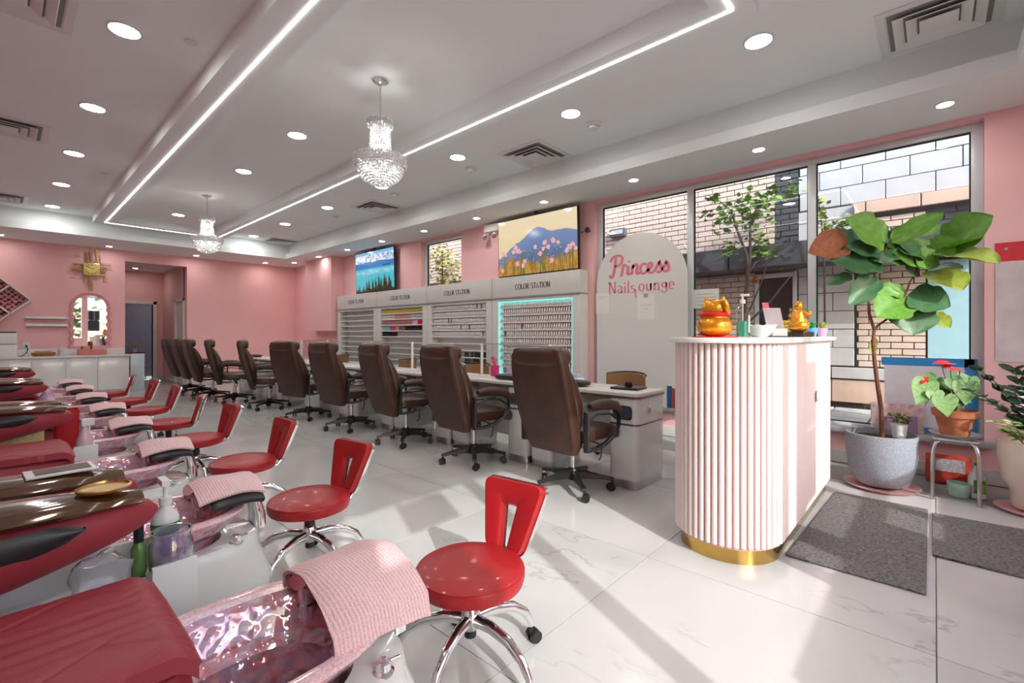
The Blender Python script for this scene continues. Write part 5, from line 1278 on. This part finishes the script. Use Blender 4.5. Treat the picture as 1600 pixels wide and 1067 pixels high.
t = thing('storage_bin', 'red plastic bin in the second caddy', 'bin', (.28, yb+1.105*1, .446)); MB().loft([[(x*s, y*s, z) for x, y in rr(.06, .06, .015)] for s, z in ((.85, 0), (1, .30), (.93, .30), (.8, .02))]).build('bin', mat('red_plastic', srgb('B3131F'), .35), t)
t = thing('red_dish', 'small translucent red dish behind the nearest armrest', 'dish', (.24, UY[1]-.30, .60)); MB().loft([[(x*s, y*s, z) for x, y in rr(.07, .05, .015)] for s, z in ((.85, 0), (1, .08), (.93, .08), (.8, .02))]).build('dish', mat('red_clear', srgb('C71A26'), .15), t)
t = thing('spray_bottle', 'clear pink trigger spray bottle beside the red bin', 'bottle', (.36, yb+1.105-.05, .446), .4)
MB().lathe([(.04, .0005), (.045, .02), (.043, .10), (.018, .17), (.016, .19)], 18).build('body', mat('pink_clear_plastic', srgb('D9B4C2'), .15), t)
MB().box(-.02, -.014, .19, .05, .014, .235).box(.02, -.006, .12, .03, .006, .19).build('trigger', M_wpl, t, bevel=.004)
t = thing('tissue_carton', 'yellow checked carton beside the red bin', 'box', (.10, yb+1.105-.02, .446)); MB().box(-.10, -.05, 0, .08, .05, .20).build('carton', mat('check_yellow', srgb('D8C98A'), .7, vary=.2, scale=40), t, bevel=.004)
t = thing('spray_bottle', 'lilac patterned bottle with yellow base in the third caddy', 'bottle', (.30, 1.835+2.21*2+.02, .446)); MB().lathe([(.06, .0005), (.065, .02), (.06, .16), (.02, .24), (.018, .28)], 16).build('body', mat('lilac_print', srgb('CDA7C4'), .4, vary=.4, scale=20), t); MB().box(-.02, -.015, .28, .04, .015, .32).build('trigger', M_wpl, t)
t = thing('purple_box', 'small purple box in the third caddy', 'box', (.38, 1.835+2.21*2-.03, .446)); MB().box(-.04, -.04, 0, .04, .04, .10).build('carton', mat('violet_box', srgb('5C3F86'), .5), t, bevel=.004)
# black power cable on the floor by the second chair
c = MB().tube([(.80, 1.93, .008), (.86, 1.80, .006), (.74, 1.70, .006), (.55, 1.66, .006), (.3, 1.70, .006)], .006, 8).build('floor_cable', M_black); tag(c, 'thin black cable curving on the floor beside the second footbath', 'cable')

# ------------------------------------------------------------------ reception counter
def stadium(cx0, cx1, cy, r, rb, n=16):
    P = [(cx0+r*cos(R(a)), cy+r*sin(R(a))) for a in [90+180*i/n for i in range(n+1)]]
    P += [(cx1-rb+rb*cos(R(a)), cy-r+rb+rb*sin(R(a))) for a in (-90, -60, -30, 0)]+[(cx1-rb+rb*cos(R(a)), cy+r-rb+rb*sin(R(a))) for a in (0, 30, 60, 90)]
    return P
t = thing('reception_counter', 'blush slatted reception counter with rounded end and brass plinth', 'counter', (0, 0, 0))
CX0, CX1, CYc, CR = 2.85, 4.40, .89, .275
MB().prism(stadium(CX0, CX1, CYc, CR, .05), .085, 1.168).build('body', M_slatb, t, smooth=False)
MB().prism(stadium(CX0+.01, CX1-.03, CYc, CR-.015, .04, 28), 0, .095).build('plinth', M_brass, t)
MB().prism(stadium(CX0, CX1+.05, CYc, CR+.045, .03, 28), 1.172, 1.20).build('countertop', M_wsat, t, bevel=.004)
Pp = []                       # slats round the visible outline
r_ = CR+.001; L1 = CX1-.05-CX0; pitch = .0345
tot = 2*L1+pi*r_; nsl = int(tot/pitch); sl = None
for i in range(nsl):
    s = (i+.5)*tot/nsl
    if s < L1: x, y, a = CX1-.05-s, CYc-r_, -pi/2
    elif s < L1+pi*r_: q = (s-L1)/r_; a = -pi/2-q; x, y = CX0+r_*cos(a), CYc+r_*sin(a)
    else: x, y, a = CX0+(s-L1-pi*r_), CYc+r_, pi/2
    Mx = TR(x, y, .10) @ RZ(a)
    if sl is None:
        prof = [(-.001, -.0135), (.008, -.0135), (.013, -.009), (.0145, 0), (.013, .009), (.008, .0135), (-.001, .0135)]
        sl = MB().loft([[(px, py, z) for px, py in prof] for z in (0, 1.070)]).build('slat', M_slat, t, ang=50); sl.matrix_local = Mx
    else: link('slat', sl.data, t, Mx)
for k in range(7):
    Mx = TR(CX1, CYc-.21+.07*k, .10); link('slat', sl.data, t, Mx)
tag(MB().lathe([(.001, 0), (.03, .002), (.045, .012), (.03, .022), (.001, .024)], 12, M=Matrix.Translation((3.74, CYc-CR-.015, .80)) @ RX(pi/2)).build('stone_charm', mat('quartz_white', (.8, .8, .8), .3, vary=.2, scale=30)), 'pale round stone charm fixed to the counter side slats', 'ornament')
CT = 1.2005
# gold cat seen from behind with a red bow
t = thing('gold_cat_figurine', 'gold beckoning cat figurine with red bow on red cloth', 'figurine', (2.86, .98, CT), R(200))
t.location = (2.86, .97, CT)
MB().prism([(.135*cos(R(a))*(1+.06*sin(R(a*5))), .12*sin(R(a))*(1+.06*cos(R(a*4)))) for a in range(0, 360, 15)], .0, .006).build('cloth', mat('red_cloth', srgb('C2161C'), .8), t)
MB().sup((0, 0, .065), (.10, .098, .062), .75, .9, 24, 12).sup((0, 0, .115), (.075, .078, .05), 1, 1, 20, 10).build('body', M_goldp, t)
MB().sup((0, 0, .175), (.062, .072, .055), .9, .9, 24, 12).build('head', M_goldp, t)
for s in (-1, 1): MB().lathe([(.022, 0), (.012, .02), (.001, .036)], 4, M=Matrix.Translation((0, s*.042, .212)) @ RX(-s*.25)).build('ear', M_goldp, t)
MB().tube([(.0, .055, .12), (.045, .07, .15), (.065, .06, .19), (.06, .05, .215)], [.018, .017, .016, .014], 10).build('raised_paw', M_goldp, t)
MB().tube([(-.06, 0, .06), (-.085, .01, .10), (-.075, .02, .15), (-.058, .02, .175)], [.016, .018, .016, .012], 10).build('tail', M_goldp, t)
MB().tube([(.075*cos(R(a)), .078*sin(R(a)), .135) for a in range(0, 360, 20)], .014, 8, ring=True).sup((-.085, .025, .125), (.02, .035, .026), .8, .8, 12, 8).sup((-.085, -.03, .118), (.02, .035, .026), .8, .8, 12, 8).build('bow_scarf', mat('red_satin', srgb('C91A1E'), .4), t)
mm = MB(); rn = random.Random(4)
for k in range(26): mm.sup((rn.uniform(.02, .07), -.05-rn.random()*.04, .012+rn.random()*.08), (.010, .010, .004), 1, 1, 6, 4)
o = mm.build('coins', M_gold, t); o['kind'] = 'stuff'
# hand sanitiser
t = thing('sanitiser_bottle', 'clear pump bottle half full of teal gel on the counter', 'bottle', (2.95, .84, CT))
MB().prism(rr(.038, .030, .012), .0005, .15).loft([[(x*s, y*s, z) for x, y in rr(.038, .030, .012)] for s, z in ((1, .15), (.8, .175), (.36, .19), (.34, .20))]).build('bottle_shell', M_acr, t, ang=50)
MB().prism(rr(.033, .025, .010), .006, .095).build('gel', mat('teal_gel', srgb('3FA08C'), .1, vary=.03), t)
MB().cyl((0, 0, .20), (0, 0, .222), .015, n=14).cyl((0, 0, .222), (0, 0, .245), .006).box(-.008, -.035, .243, .008, .012, .256).cyl((0, 0, .02), (0, 0, .2), .004, n=6).build('pump', M_wpl, t)
MB().box(.0, -.0315, .03, .036, -.0303, .13).build('label_sheet', mat('pale_label', (.6, .68, .72), .5), t, smooth=False)
# petal bowl
t = thing('petal_bowl', 'white glass bowl with a petal-shaped rim on the counter', 'bowl', (3.08, .775, CT))
def petal(u, v):
    a = 2*pi*u; r = .03+.052*v**.7; r *= 1+.07*abs(sin(a*4.5))*v; return (r*cos(a), r*sin(a), .004+.072*v**1.3-.008*(1-abs(sin(a*4.5)))*v*v)
MB().grid(petal, 54, 8).build('bowl', mat('milk_glass', (.78, .80, .79), .2, vary=.03), t, solid=.004, ang=60)
MB().lathe([(.032, .0005), (.03, .008)], 18).build('foot', MATS['milk_glass'], t)
# card holder
t = thing('card_holder', 'clear acrylic holder with pink and white cards on the counter', 'holder', (3.33, .74, CT), R(-50))
Tm = RX(R(-22))
MB().box(-.065, -.004, .0, .065, .0, .20, Tm).box(-.065, -.05, .0005, .065, .08, .004).box(-.065, -.035, 0, .065, -.031, .06, Tm).build('stand', M_acr, t)
MB().box(-.055, .0, .012, .055, .003, .205, TR(0, .001, 0) @ Tm).build('white_card', mat('card_lilac', srgb('D9C9D2'), .6), t, smooth=False)
MB().box(-.05, .0, .012, -.01, .003, .245, TR(0, .008, 0) @ Tm).build('pink_card', mat('card_pink', srgb('D66A78'), .6), t, smooth=False)
MB().box(-.045, -.03, .008, .045, -.012, .055).build('business_cards', M_paper, t, smooth=False)
# second gold figurine
t = thing('gold_deity_figurine', 'gold seated figurine draped in gold foil on a dark base', 'figurine', (3.72, .70, CT), R(-20))
MB().prism(rr(.065, .075, .01), .0005, .035).build('plinth', mat('dark_wood', (.03, .018, .014), .3), t, bevel=.004)
MB().sup((0, 0, .075), (.055, .065, .042), .8, .9, 20, 10).lathe([(.052, .09), (.046, .13), (.038, .17), (.028, .185)], 18).build('robe', M_goldp, t)
MB().sup((0, 0, .215), (.028, .028, .034), 1, 1, 16, 10).build('head', M_goldp, t)
MB().tube([(0, -.04, .165), (.01, -.07, .15), (.04, -.06, .17)], [.014, .012, .009], 8).tube([(0, .04, .165), (.01, .065, .15), (.04, .06, .16)], [.014, .012, .009], 8).build('arms', M_goldp, t)
mm = MB()
for k in range(130):
    a = rn.uniform(0, 6.3); z = .05+rn.random()*.15; r = .062-.16*max(0, z-.1)*.8
    mm.box(-.004, -.0006, -.004, .004, .0006, .004, Matrix.Translation((r*cos(a), r*sin(a), z)) @ Euler((rn.uniform(0, 3), rn.uniform(0, 3), a)).to_matrix().to_4x4())
o = mm.build('gold_foil', M_gold, t, smooth=False); o['kind'] = 'stuff'
def minipot(x, y, c, lc, lb):
    t = thing('mini_planter', lb, 'plant', (x, y, CT))
    MB().lathe([(.026, .0005), (.036, .055), (.038, .065), (.034, .065), (.03, .05)], 20).build('pot', mat('pot_'+c, srgb(c), .5), t)
    mm = MB()
    for k in range(26):
        a = rn.uniform(0, 6.3); b = rn.uniform(.2, 1.1); mm.tube([(0, 0, .05), (.028*sin(b)*cos(a), .028*sin(b)*sin(a), .055+.05*cos(b)), (.05*sin(b)*cos(a), .05*sin(b)*sin(a), .055+.06*cos(b))], [.006, .007, .001], 5)
    o = mm.build('leaves', mat('succ_'+lc, srgb(lc), .5, vary=.2), t); o['kind'] = 'stuff'
minipot(3.93, .655, '5AA3DA', '3E9A4E', 'tiny green plant in a sky blue pot on the counter'); minipot(4.24, .64, 'D8A0D0', '8FA04A', 'tiny plant in a lilac pot at the counter end')
tag(MB().sup((0, 0, .075), (.085, .06, .074), .95, 1, 22, 12).build('mango', mat('mango_skin', srgb('9C9440'), .45, vary=.2, scale=8), loc=(4.36, .80, CT)), 'large olive yellow fruit behind the lilac pot', 'fruit')
t = thing('banana_bunch', 'yellow bananas behind the blue pot on the counter', 'fruit', (4.02, .86, CT))
for k in range(3): MB().tube([(-.05+.02*k, -.07, .05+.035*k), (-.01+.02*k, -.03, .035+.035*k), (.0+.02*k, .03, .04+.035*k), (-.03+.02*k, .075, .07+.035*k)], [.006, .018, .018, .006], 8).build('banana', mat('banana_skin', srgb('D9B22E'), .5, vary=.1), t)
tag(MB().box(-.16, -.10, 0, .16, .10, .012).build('slate_tray', M_black, loc=(4.12, .96, CT), bevel=.003), 'thin dark tray at the far end of the counter', 'tray')

# ------------------------------------------------------------------ door mats
def quad_mat(lb, P, h=.012):
    m = MB(); m.loft([[(x, y, .0008) for x, y in P], [(x, y, h) for x, y in P]]); o = m.build('door_mat', M_matc, bevel=.003, seg=1)
    tag(o, lb, 'mat', 'charcoal ribbed door mats'); return o
quad_mat('charcoal ribbed mat running beside the reception counter', [(2.90, .03), (4.31, .035), (4.32, .565), (2.90, .605)])
quad_mat('charcoal ribbed mat at the right edge of the floor', [(3.42, -.74), (4.28, -.72), (4.25, .015), (3.44, .01)])

# ------------------------------------------------------------------ plants by the window
M_l1 = mat('fig_leaf_green', srgb('5C8C34'), .42, vary=.25, scale=6, bump=.3, bscale=30)
M_l2 = mat('fig_leaf_dark', srgb('3D6440'), .40, vary=.2, scale=6, bump=.3, bscale=30)
M_l3 = mat('fig_leaf_yellowing', srgb('8C9A3C'), .45, vary=.25, scale=5)
M_l4 = mat('fig_leaf_browned', srgb('93573A'), .6, vary=.3, scale=8)
def leaf_mesh(name, fiddle, cup, m_, droop=.12):
    vs, fs, n, k = [], [], 12, 4
    for i in range(n+1):
        u = i/n
        w = .5*(sin(pi*min(1, u**.75*1.0))**.7)*(1-.22*fiddle*math.exp(-((u-.38)/.12)**2))*(1 if u < .98 else .6)
        w = max(w, .012)
        for j in range(-k, k+1):
            v = j/k; z = cup*(v*v)*w*.9-droop*u*u+.012*sin(u*26)*abs(v)+(-.018 if j == 0 else 0)+.02*sin(v*5+u*9)*abs(v)
            vs.append((u, v*w, z))
    W = 2*k+1
    for i in range(n):
        for j in range(W-1): fs.append((i*W+j, (i+1)*W+j, (i+1)*W+j+1, i*W+j+1))
    me = bpy.data.meshes.new(name); me.from_pydata(vs, [], fs); me.materials.append(m_); me.shade_smooth(); return me
LM = {1: leaf_mesh('leaf', 1, .35, M_l1), 2: leaf_mesh('leaf', 1, .25, M_l2), 3: leaf_mesh('leaf', 1, .3, M_l3), 4: leaf_mesh('leaf', .5, .8, M_l4, .25)}
def place_leaf(parent, me, B, T, w, nrm, name='leaf', lift=0, thick=1):
    X = (T-B); L = X.length; X.normalize(); Z = (nrm-X*nrm.dot(X)).normalized(); Y = Z.cross(X)
    Mx = Matrix(((X.x*L, Y.x*w, Z.x*L*.7, B.x), (X.y*L, Y.y*w, Z.y*L*.7, B.y), (X.z*L, Y.z*w, Z.z*L*.7, B.z), (0, 0, 0, 1)))
    return link(name, me, parent, parent.matrix_world.inverted() @ Mx if False else Matrix.Translation(-parent.location) @ Mx)
PX, PY = 4.74, .32; D0 = PX*S_+PY*C_
t = thing('potted_fig', 'tall fiddle leaf fig in a speckled grey pot by the window', 'plant', (PX, PY, 0))
MB().lathe([(.15, .028), (.175, .045), (.215, .16), (.232, .30), (.235, .43), (.222, .432), (.218, .38), (.01, .375)], 40).build('pot', mat('speckled_stone', srgb('969CA6'), .85, vary=.35, scale=160), t)
MB().lathe([(.218, .384), (.1, .392), (.001, .395)], 24).build('soil', mat('soil', (.035, .022, .015), .95, vary=.5, scale=60, bump=1), t)
M_trunk = mat('fig_bark', srgb('6B4434'), .8, vary=.25, scale=20, bump=.5)
def tw(pts, r0, r1, m):
    P = [p-Vector((PX, PY, 0)) for p in pts]; n = len(P); m.tube(P, [r0+(r1-r0)*i/(n-1) for i in range(n)], 8)
a = lambda x, y, dd=0: at(x, y, D0+dd)
base = Vector((PX, PY, .38)); dx_ = at(1378, 680, D0); 
m = MB(); tw([Vector((dx_.x, dx_.y, .38)), a(1377, 640), a(1371, 600), a(1366, 560), a(1364, 530)], .017, .013, m)
tw([a(1364, 532), a(1366, 515), a(1358, 490), a(1357, 465), a(1363, 440), a(1372, 415), a(1378, 400)], .012, .007, m); tw([a(1357, 468), a(1345, 450), a(1336, 430)], .006, .004, m)
tw([a(1364, 520), a(1372, 508), a(1384, 500), a(1402, 480), a(1414, 462), a(1422, 440), a(1432, 425), a(1440, 400)], .010, .006, m); tw([a(1440, 405), a(1455, 395), a(1472, 385)], .006, .004, m); tw([a(1414, 462), a(1420, 475)], .005, .004, m); tw([a(1378, 400), a(1388, 382), a(1392, 378)], .006, .004, m)
m.build('trunk', M_trunk, t)
rn = random.Random(9)
FL = [(1383, 380, 1328, 340, 50, 1, -.05), (1325, 382, 1266, 390, 40, 4, .0), (1340, 376, 1290, 375, 36, 2, .08), (1378, 409, 1302, 404, 42, 2, -.08), (1331, 430, 1292, 443, 15, 2, 0), (1368, 430, 1330, 474, 30, 2, -.05), (1414, 462, 1374, 492, 46, 1, -.1), (1414, 460, 1360, 446, 22, 1, .05),
      (1420, 472, 1430, 521, 52, 2, -.08), (1419, 460, 1486, 476, 48, 2, -.05), (1392, 379, 1475, 331, 24, 1, -.05), (1476, 384, 1547, 336, 46, 1, .05), (1469, 398, 1562, 402, 38, 3, -.1), (1455, 367, 1434, 340, 28, 1, .05), (1478, 391, 1530, 366, 24, 1, -.05), (1456, 423, 1506, 448, 40, 3, .0),
      (1466, 413, 1505, 416, 16, 2, .05), (1387, 380, 1364, 342, 20, 2, .05), (1436, 412, 1398, 393, 34, 1, -.05), (1446, 400, 1408, 380, 24, 2, -.02), (1452, 490, 1485, 510, 22, 3, 0), (1446, 400, 1432, 368, 26, 1, .08), (1375, 396, 1326, 383, 24, 2, -.08), (1382, 399, 1416, 411, 26, 1, -.1), (1400, 385, 1440, 392, 26, 2, -.05), (1392, 378, 1410, 352, 16, 2, .1), (1362, 552, 1367, 525, 8, 3, -.02), (1395, 388, 1352, 400, 40, 2, .04), (1430, 400, 1470, 412, 34, 1, .03), (1405, 392, 1388, 362, 30, 1, .02), (1462, 392, 1490, 372, 30, 1, .03), (1372, 405, 1322, 420, 28, 2, .05), (1412, 405, 1440, 430, 30, 2, .06), (1424, 470, 1462, 500, 30, 2, .0), (1408, 465, 1380, 470, 26, 2, .06)]
for bx_, by_, tx, ty, w, k, dd in FL:
    B = a(bx_, by_); T = a(tx, ty, dd+rn.uniform(-.06, .06)-max(0, tx-1440)*.0035); nr = Vector((-.75+rn.uniform(-.25, .25), -.5+rn.uniform(-.25, .25), .5))
    place_leaf(t, LM[k], B, T, w*D0/FPX*1.45, nr)
tag(MB().lathe([(.16, .001), (.225, .006), (.25, .026), (.243, .026), (.22, .012), (.01, .010)], 36).build('pot_saucer', mat('pink_saucer', srgb('D9A7A5'), .5), loc=(PX, PY, 0)), 'round pink saucer under the speckled grey pot', 'saucer')
t = thing('small_succulent', 'white pot with small reddish succulent sitting inside the grey pot', 'plant', (PX+.07, PY-.11, .395))
MB().lathe([(.04, .0), (.055, .11), (.05, .11), (.045, .02)], 20).build('pot', M_wpl, t)
mm = MB()
for k in range(46):
    an = rn.uniform(0, 6.3); l = rn.uniform(.04, .10); bb_ = rn.uniform(.3, 1.2); mm.sup((l*sin(bb_)*cos(an), l*sin(bb_)*sin(an), .11+l*cos(bb_)), (.014, .014, .008), 1, 1, 6, 4)
o = mm.build('foliage', mat('ruddy_leaf', srgb('6E6A3C'), .6, vary=.5, scale=30), t); o['kind'] = 'stuff'
# metal stool, foil dish, terracotta anthurium
SXx, SYy = 4.78, -.11
t = thing('metal_stool', 'small tubular metal stool holding the terracotta plant', 'stool', (SXx, SYy, 0))
mm = MB().prism(rr(.16, .125, .02), .445, .457); mm.build('seat', mat('dusty_steel', (.5, .49, .48), .4, metal=.6), t, bevel=.003)
for s in (-1, 1):
    MB().tube([(-.14, s*.125, 0), (-.14, s*.12, .36), (-.135, s*.105, .42), (-.12, s*.08, .44), (-.05, s*.06, .4445)] , .013, 10).build('leg', M_steel, t)
    MB().tube([(.14, s*.125, 0), (.14, s*.12, .36), (.135, s*.105, .42), (.12, s*.08, .44), (.05, s*.06, .4445)], .013, 10).build('leg', M_steel, t)
tag(MB().loft([[(x, y, z) for x, y in [(rx*cos(a_)*(1+.02*(i % 2)), ry*sin(a_)*(1+.02*(i % 2))) for i, a_ in enumerate([2*pi*q/48 for q in range(48)])]] for rx, ry, z in ((.13, .115, 0), (.155, .135, .028), (.165, .145, .028), (.16, .14, .024), (.13, .115, .004))]).build('foil_tray', mat('foil', (.62, .62, .62), .35, metal=.7), loc=(SXx, SYy, .458)), 'crimped foil tray under the terracotta pot', 'tray')
t = thing('potted_anthurium', 'red anthurium in a weathered terracotta pot on the metal stool', 'plant', (SXx, SYy, .463))
MB().lathe([(.078, 0), (.112, .145), (.128, .147), (.135, .195), (.125, .197), (.115, .16), (.01, .155)], 36).build('pot', mat('terracotta', srgb('B06E4C'), .85, vary=.3, scale=9), t)
MB().lathe([(.116, .165), (.001, .17)], 20).build('soil', MATS['soil'], t)
M_ag = mat('anthurium_leaf', srgb('446F36'), .45, vary=.35, scale=7); M_ay = mat('anthurium_pale_leaf', srgb('668A4C'), .45, vary=.3, scale=7); M_ar = mat('red_spathe', srgb('D0202A'), .3, vary=.08)
def heart(name, m_):
    P = [(0, 0), (-.16, .22), (-.10, .42), (.15, .50), (.45, .40), (.75, .18), (1, 0), (.75, -.18), (.45, -.40), (.15, -.50), (-.10, -.42), (-.16, -.22)]
    vs = [(x, y, .10*abs(y)-.10*x*x) for x, y in P]+[(.35, 0, -.03)]
    me = bpy.data.meshes.new(name); me.from_pydata(vs, [], [(i, (i+1) % 12, 12) for i in range(12)]); me.materials.append(m_); me.shade_smooth(); return me
HA, HB, HR = heart('leaf', M_ag), heart('leaf', M_ay), heart('spathe', M_ar)
pl = Vector((SXx, SYy, .463)); DS = SXx*S_+SYy*C_
sm = MB()
for i, (bx_, by_, tx, ty, w, me, dd) in enumerate([(1448, 597, 1432, 632, 34, HB, -.05), (1475, 620, 1482, 652, 34, HB, -.13), (1508, 598, 1510, 634, 34, HB, -.08), (1488, 592, 1500, 615, 26, HA, -.05), (1460, 612, 1465, 632, 24, HB, -.1), (1462, 592, 1440, 590, 22, HA, 0), (1500, 590, 1535, 600, 18, HA, .02), (1480, 600, 1460, 600, 26, HA, .05), (1495, 610, 1520, 630, 26, HA, .06), (1470, 605, 1478, 628, 26, HA, .04), (1498, 588, 1480, 600, 22, HA, .1), (1515, 592, 1525, 615, 24, HA, 0), (1452, 600, 1446, 635, 16, HA, .03), (1505, 615, 1500, 640, 20, HA, -.06)]):
    B = at(bx_, by_, DS+dd); T = at(tx, ty, DS+dd-.03); place_leaf(t, me, B, T, w*DS/FPX, Vector((-.8, -.3, .5)))
    sm.tube([(0, 0, .16), tuple((B-pl)*.5+Vector((0, 0, .10))), tuple(B-pl)], .003, 5)
for bx_, by_, tx, ty, w in [(1484, 567, 1457, 566, 20), (1472, 573, 1490, 570, 16), (1500, 578, 1484, 577, 18), (1446, 590, 1440, 600, 10)]:
    B = at(bx_, by_, DS-.03); T = at(tx, ty, DS-.06); place_leaf(t, HR, B, T, w*DS/FPX, Vector((-.3, -.1, .9)), 'spathe'); sm.tube([(0, 0, .16), tuple(B-pl)], .003, 5)
sm.build('stems', mat('green_stem', srgb('6B5A3C'), .6), t)
# things under the stool
t = thing('snack_packet', 'red and orange printed packet leaning on the wall under the stool', 'packet', (5.18, -.08, .001), R(0))
MB().box(-.022, -.14, .0, .022, .14, .235, RY(R(10))).build('packet', mat('printed_red', srgb('B8412E'), .4, vary=.35, scale=14), t, bevel=.018)
MB().box(-.0235, -.10, .10, -.0222, .11, .20, RY(R(10))).build('printed_panel', mat('grey_packet_print', srgb('A9A0A4'), .5, vary=.4, scale=50), t, smooth=False)
t = thing('mint_tub', 'small mint green tub under the metal stool', 'tub', (4.86, -.135, 0)); MB().lathe([(.055, .001), (.07, .09), (.068, .10), (.06, .10), (.05, .02)], 22).build('tub', mat('mint_plastic', srgb('A9CDBB'), .4), t)
t = thing('spray_bottle', 'white weed spray bottle with yellow nozzle under the stool', 'bottle', (4.90, -.235, 0), .3)
MB().loft([[(x*s, y*s, z) for x, y in rr(.036, .048, .02)] for s, z in ((.9, .001), (1, .02), (1, .15), (.6, .20), (.34, .22), (.34, .24))]).build('body', mat('frosted_white', (.66, .70, .68), .3), t, ang=50)
MB().box(-.037, -.035, .04, -.0362, .035, .14).build('label_sheet', mat('green_print', srgb('6A9A4A'), .5, vary=.5, scale=40), t, smooth=False)
MB().cyl((0, 0, .24), (0, 0, .262), .019, n=14).build('collar', mat('green_collar', srgb('3F8A3C'), .4), t)
MB().loft([[(x*s+dx, y*s, z) for x, y in rr(.016, .014, .006)] for s, z, dx in ((1, .262, 0), (1.0, .30, 0), (1.2, .33, -.004), (1.0, .352, -.002))]).build('nozzle', mat('yellow_plastic', srgb('E0C21E'), .35), t)
# cream pot with dark ZZ plant at right
CPx, CPy = 4.74, -.50
t = thing('potted_zamia', 'dark glossy leafed plant in a cream pot at the right edge', 'plant', (CPx, CPy, 0))
MB().lathe([(.095, .026), (.11, .05), (.118, .16), (.16, .22), (.18, .40), (.18, .48), (.168, .482), (.16, .44), (.01, .43)], 36).build('pot', mat('cream_ceramic', srgb('D9CDBF'), .35, vary=.04), t)
tag(MB().lathe([(.12, .001), (.17, .008), (.195, .024), (.187, .024), (.16, .012), (.01, .010)], 32).build('pot_saucer', MATS['pink_saucer'], loc=(CPx, CPy, 0)), 'pink saucer under the cream pot', 'saucer')
M_zz = mat('zamia_dark_leaf', srgb('24352A'), .25, vary=.25, scale=5); M_zl = mat('zamia_fresh_leaf', srgb('5F9A3A'), .3, vary=.25, scale=5)
ZD = leaf_mesh('leaf', 0, .3, M_zz, .05); ZL = leaf_mesh('leaf', 0, .3, M_zl, .05)
sm = MB(); rn = random.Random(21)
for k in range(17):
    an = rn.uniform(0, 6.3) if k > 5 else rn.uniform(1.7, 3.9); lean = rn.uniform(.15, .75); L = rn.uniform(.34, .62); fresh = k % 4 == 3
    P = []
    for i in range(8):
        f = i/7; b_ = lean*(.4+.9*f); P.append(Vector((L*f*sin(b_)*cos(an), L*f*sin(b_)*sin(an), .43+L*f*cos(b_))))
    sm.tube(P, [.008-.005*i/7 for i in range(8)], 5)
    for i in range(2, 8):
        d = (P[i]-P[i-1]).normalized(); side = d.cross(Vector((0, 0, 1)))
        if side.length < .1: side = Vector((1, 0, 0))
        side.normalize()
        for s in (-1, 1):
            B = P[i]; T = B+(side*s*.8+d*.55)*rn.uniform(.07, .095); nn = side.cross(d)*-1 if True else None
            place_leaf(t, ZL if fresh else ZD, B+t.location, T+t.location, rn.uniform(.035, .046), Vector((nn.x, nn.y, abs(nn.z)+.3)))
sm.build('stems', mat('zamia_stem', srgb('3E5330'), .5), t)
t = thing('trailing_vine', 'light green variegated trailing plant in front of the cream pot plant', 'plant', (CPx-.13, CPy+.06, .483))
sm = MB(); rn = random.Random(31); ml = leaf_mesh('leaf', 0, .2, mat('vine_leaf', srgb('93A86A'), .5, vary=.35, scale=20), .1)
for k in range(7):
    an = rn.uniform(1.5, 4.2); L = rn.uniform(.12, .30); P = [Vector((L*f*cos(an)*.6, L*f*sin(an)*.6, .0+L*f*.9-.3*L*f*f)) for f in (0, .25, .5, .75, 1)]
    sm.tube(P, .003, 5)
    for p in P[1:]:
        for s in (-1, 1): place_leaf(t, ml, p+t.location, p+t.location+Vector((rn.uniform(-.05, .02), s*.045, rn.uniform(-.01, .03))), .024, Vector((-.4, 0, 1)))
sm.build('stems', mat('vine_stem', srgb('7C8A55'), .6), t)
# window-side odds: sill book with letters, blue taped sheet, wrapped card
t = thing('paper_sheet', 'pale sheet framed with blue tape inside the right window pane', 'notice', (5.475, .095, .36))
MB().box(0, -.30, .02, .002, .25, .62).build('sheet', mat('lilac_sheet', srgb('CFC9D2'), .7), t, smooth=False)
tm = mat('painter_tape', srgb('2E7FC0'), .6)
for b in ((-.0025, -.34, .58, 0, .27, .65), (-.0025, -.36, .0, 0, -.28, .65), (-.0025, -.28, -.0, 0, .0, .04)): MB().box(*b).build('tape', tm, t, smooth=False)
t = thing('sign_book', 'purple book with large light letters on the window sill', 'book', (5.38, .20, .346)); MB().box(0, -.09, 0, .03, .12, .15).build('cover', mat('purple_cover', srgb('8A6A8C'), .6), t, bevel=.002)
text_mesh('GO', .05, .26, .16, wallM(-.001, 0.01, .08)).build('lettering', M_ink, t, smooth=False)
t = thing('flyer_stack', 'pink and grey flyers propped on the window sill', 'paper', (5.40, .21, .4965)); t.location = (5.425, .27, .346)
MB().box(0, -.20, 0, .02, .17, .25).build('flyers', mat('flyer_print', srgb('BDA0A2'), .6, vary=.35, scale=22), t, bevel=.002)
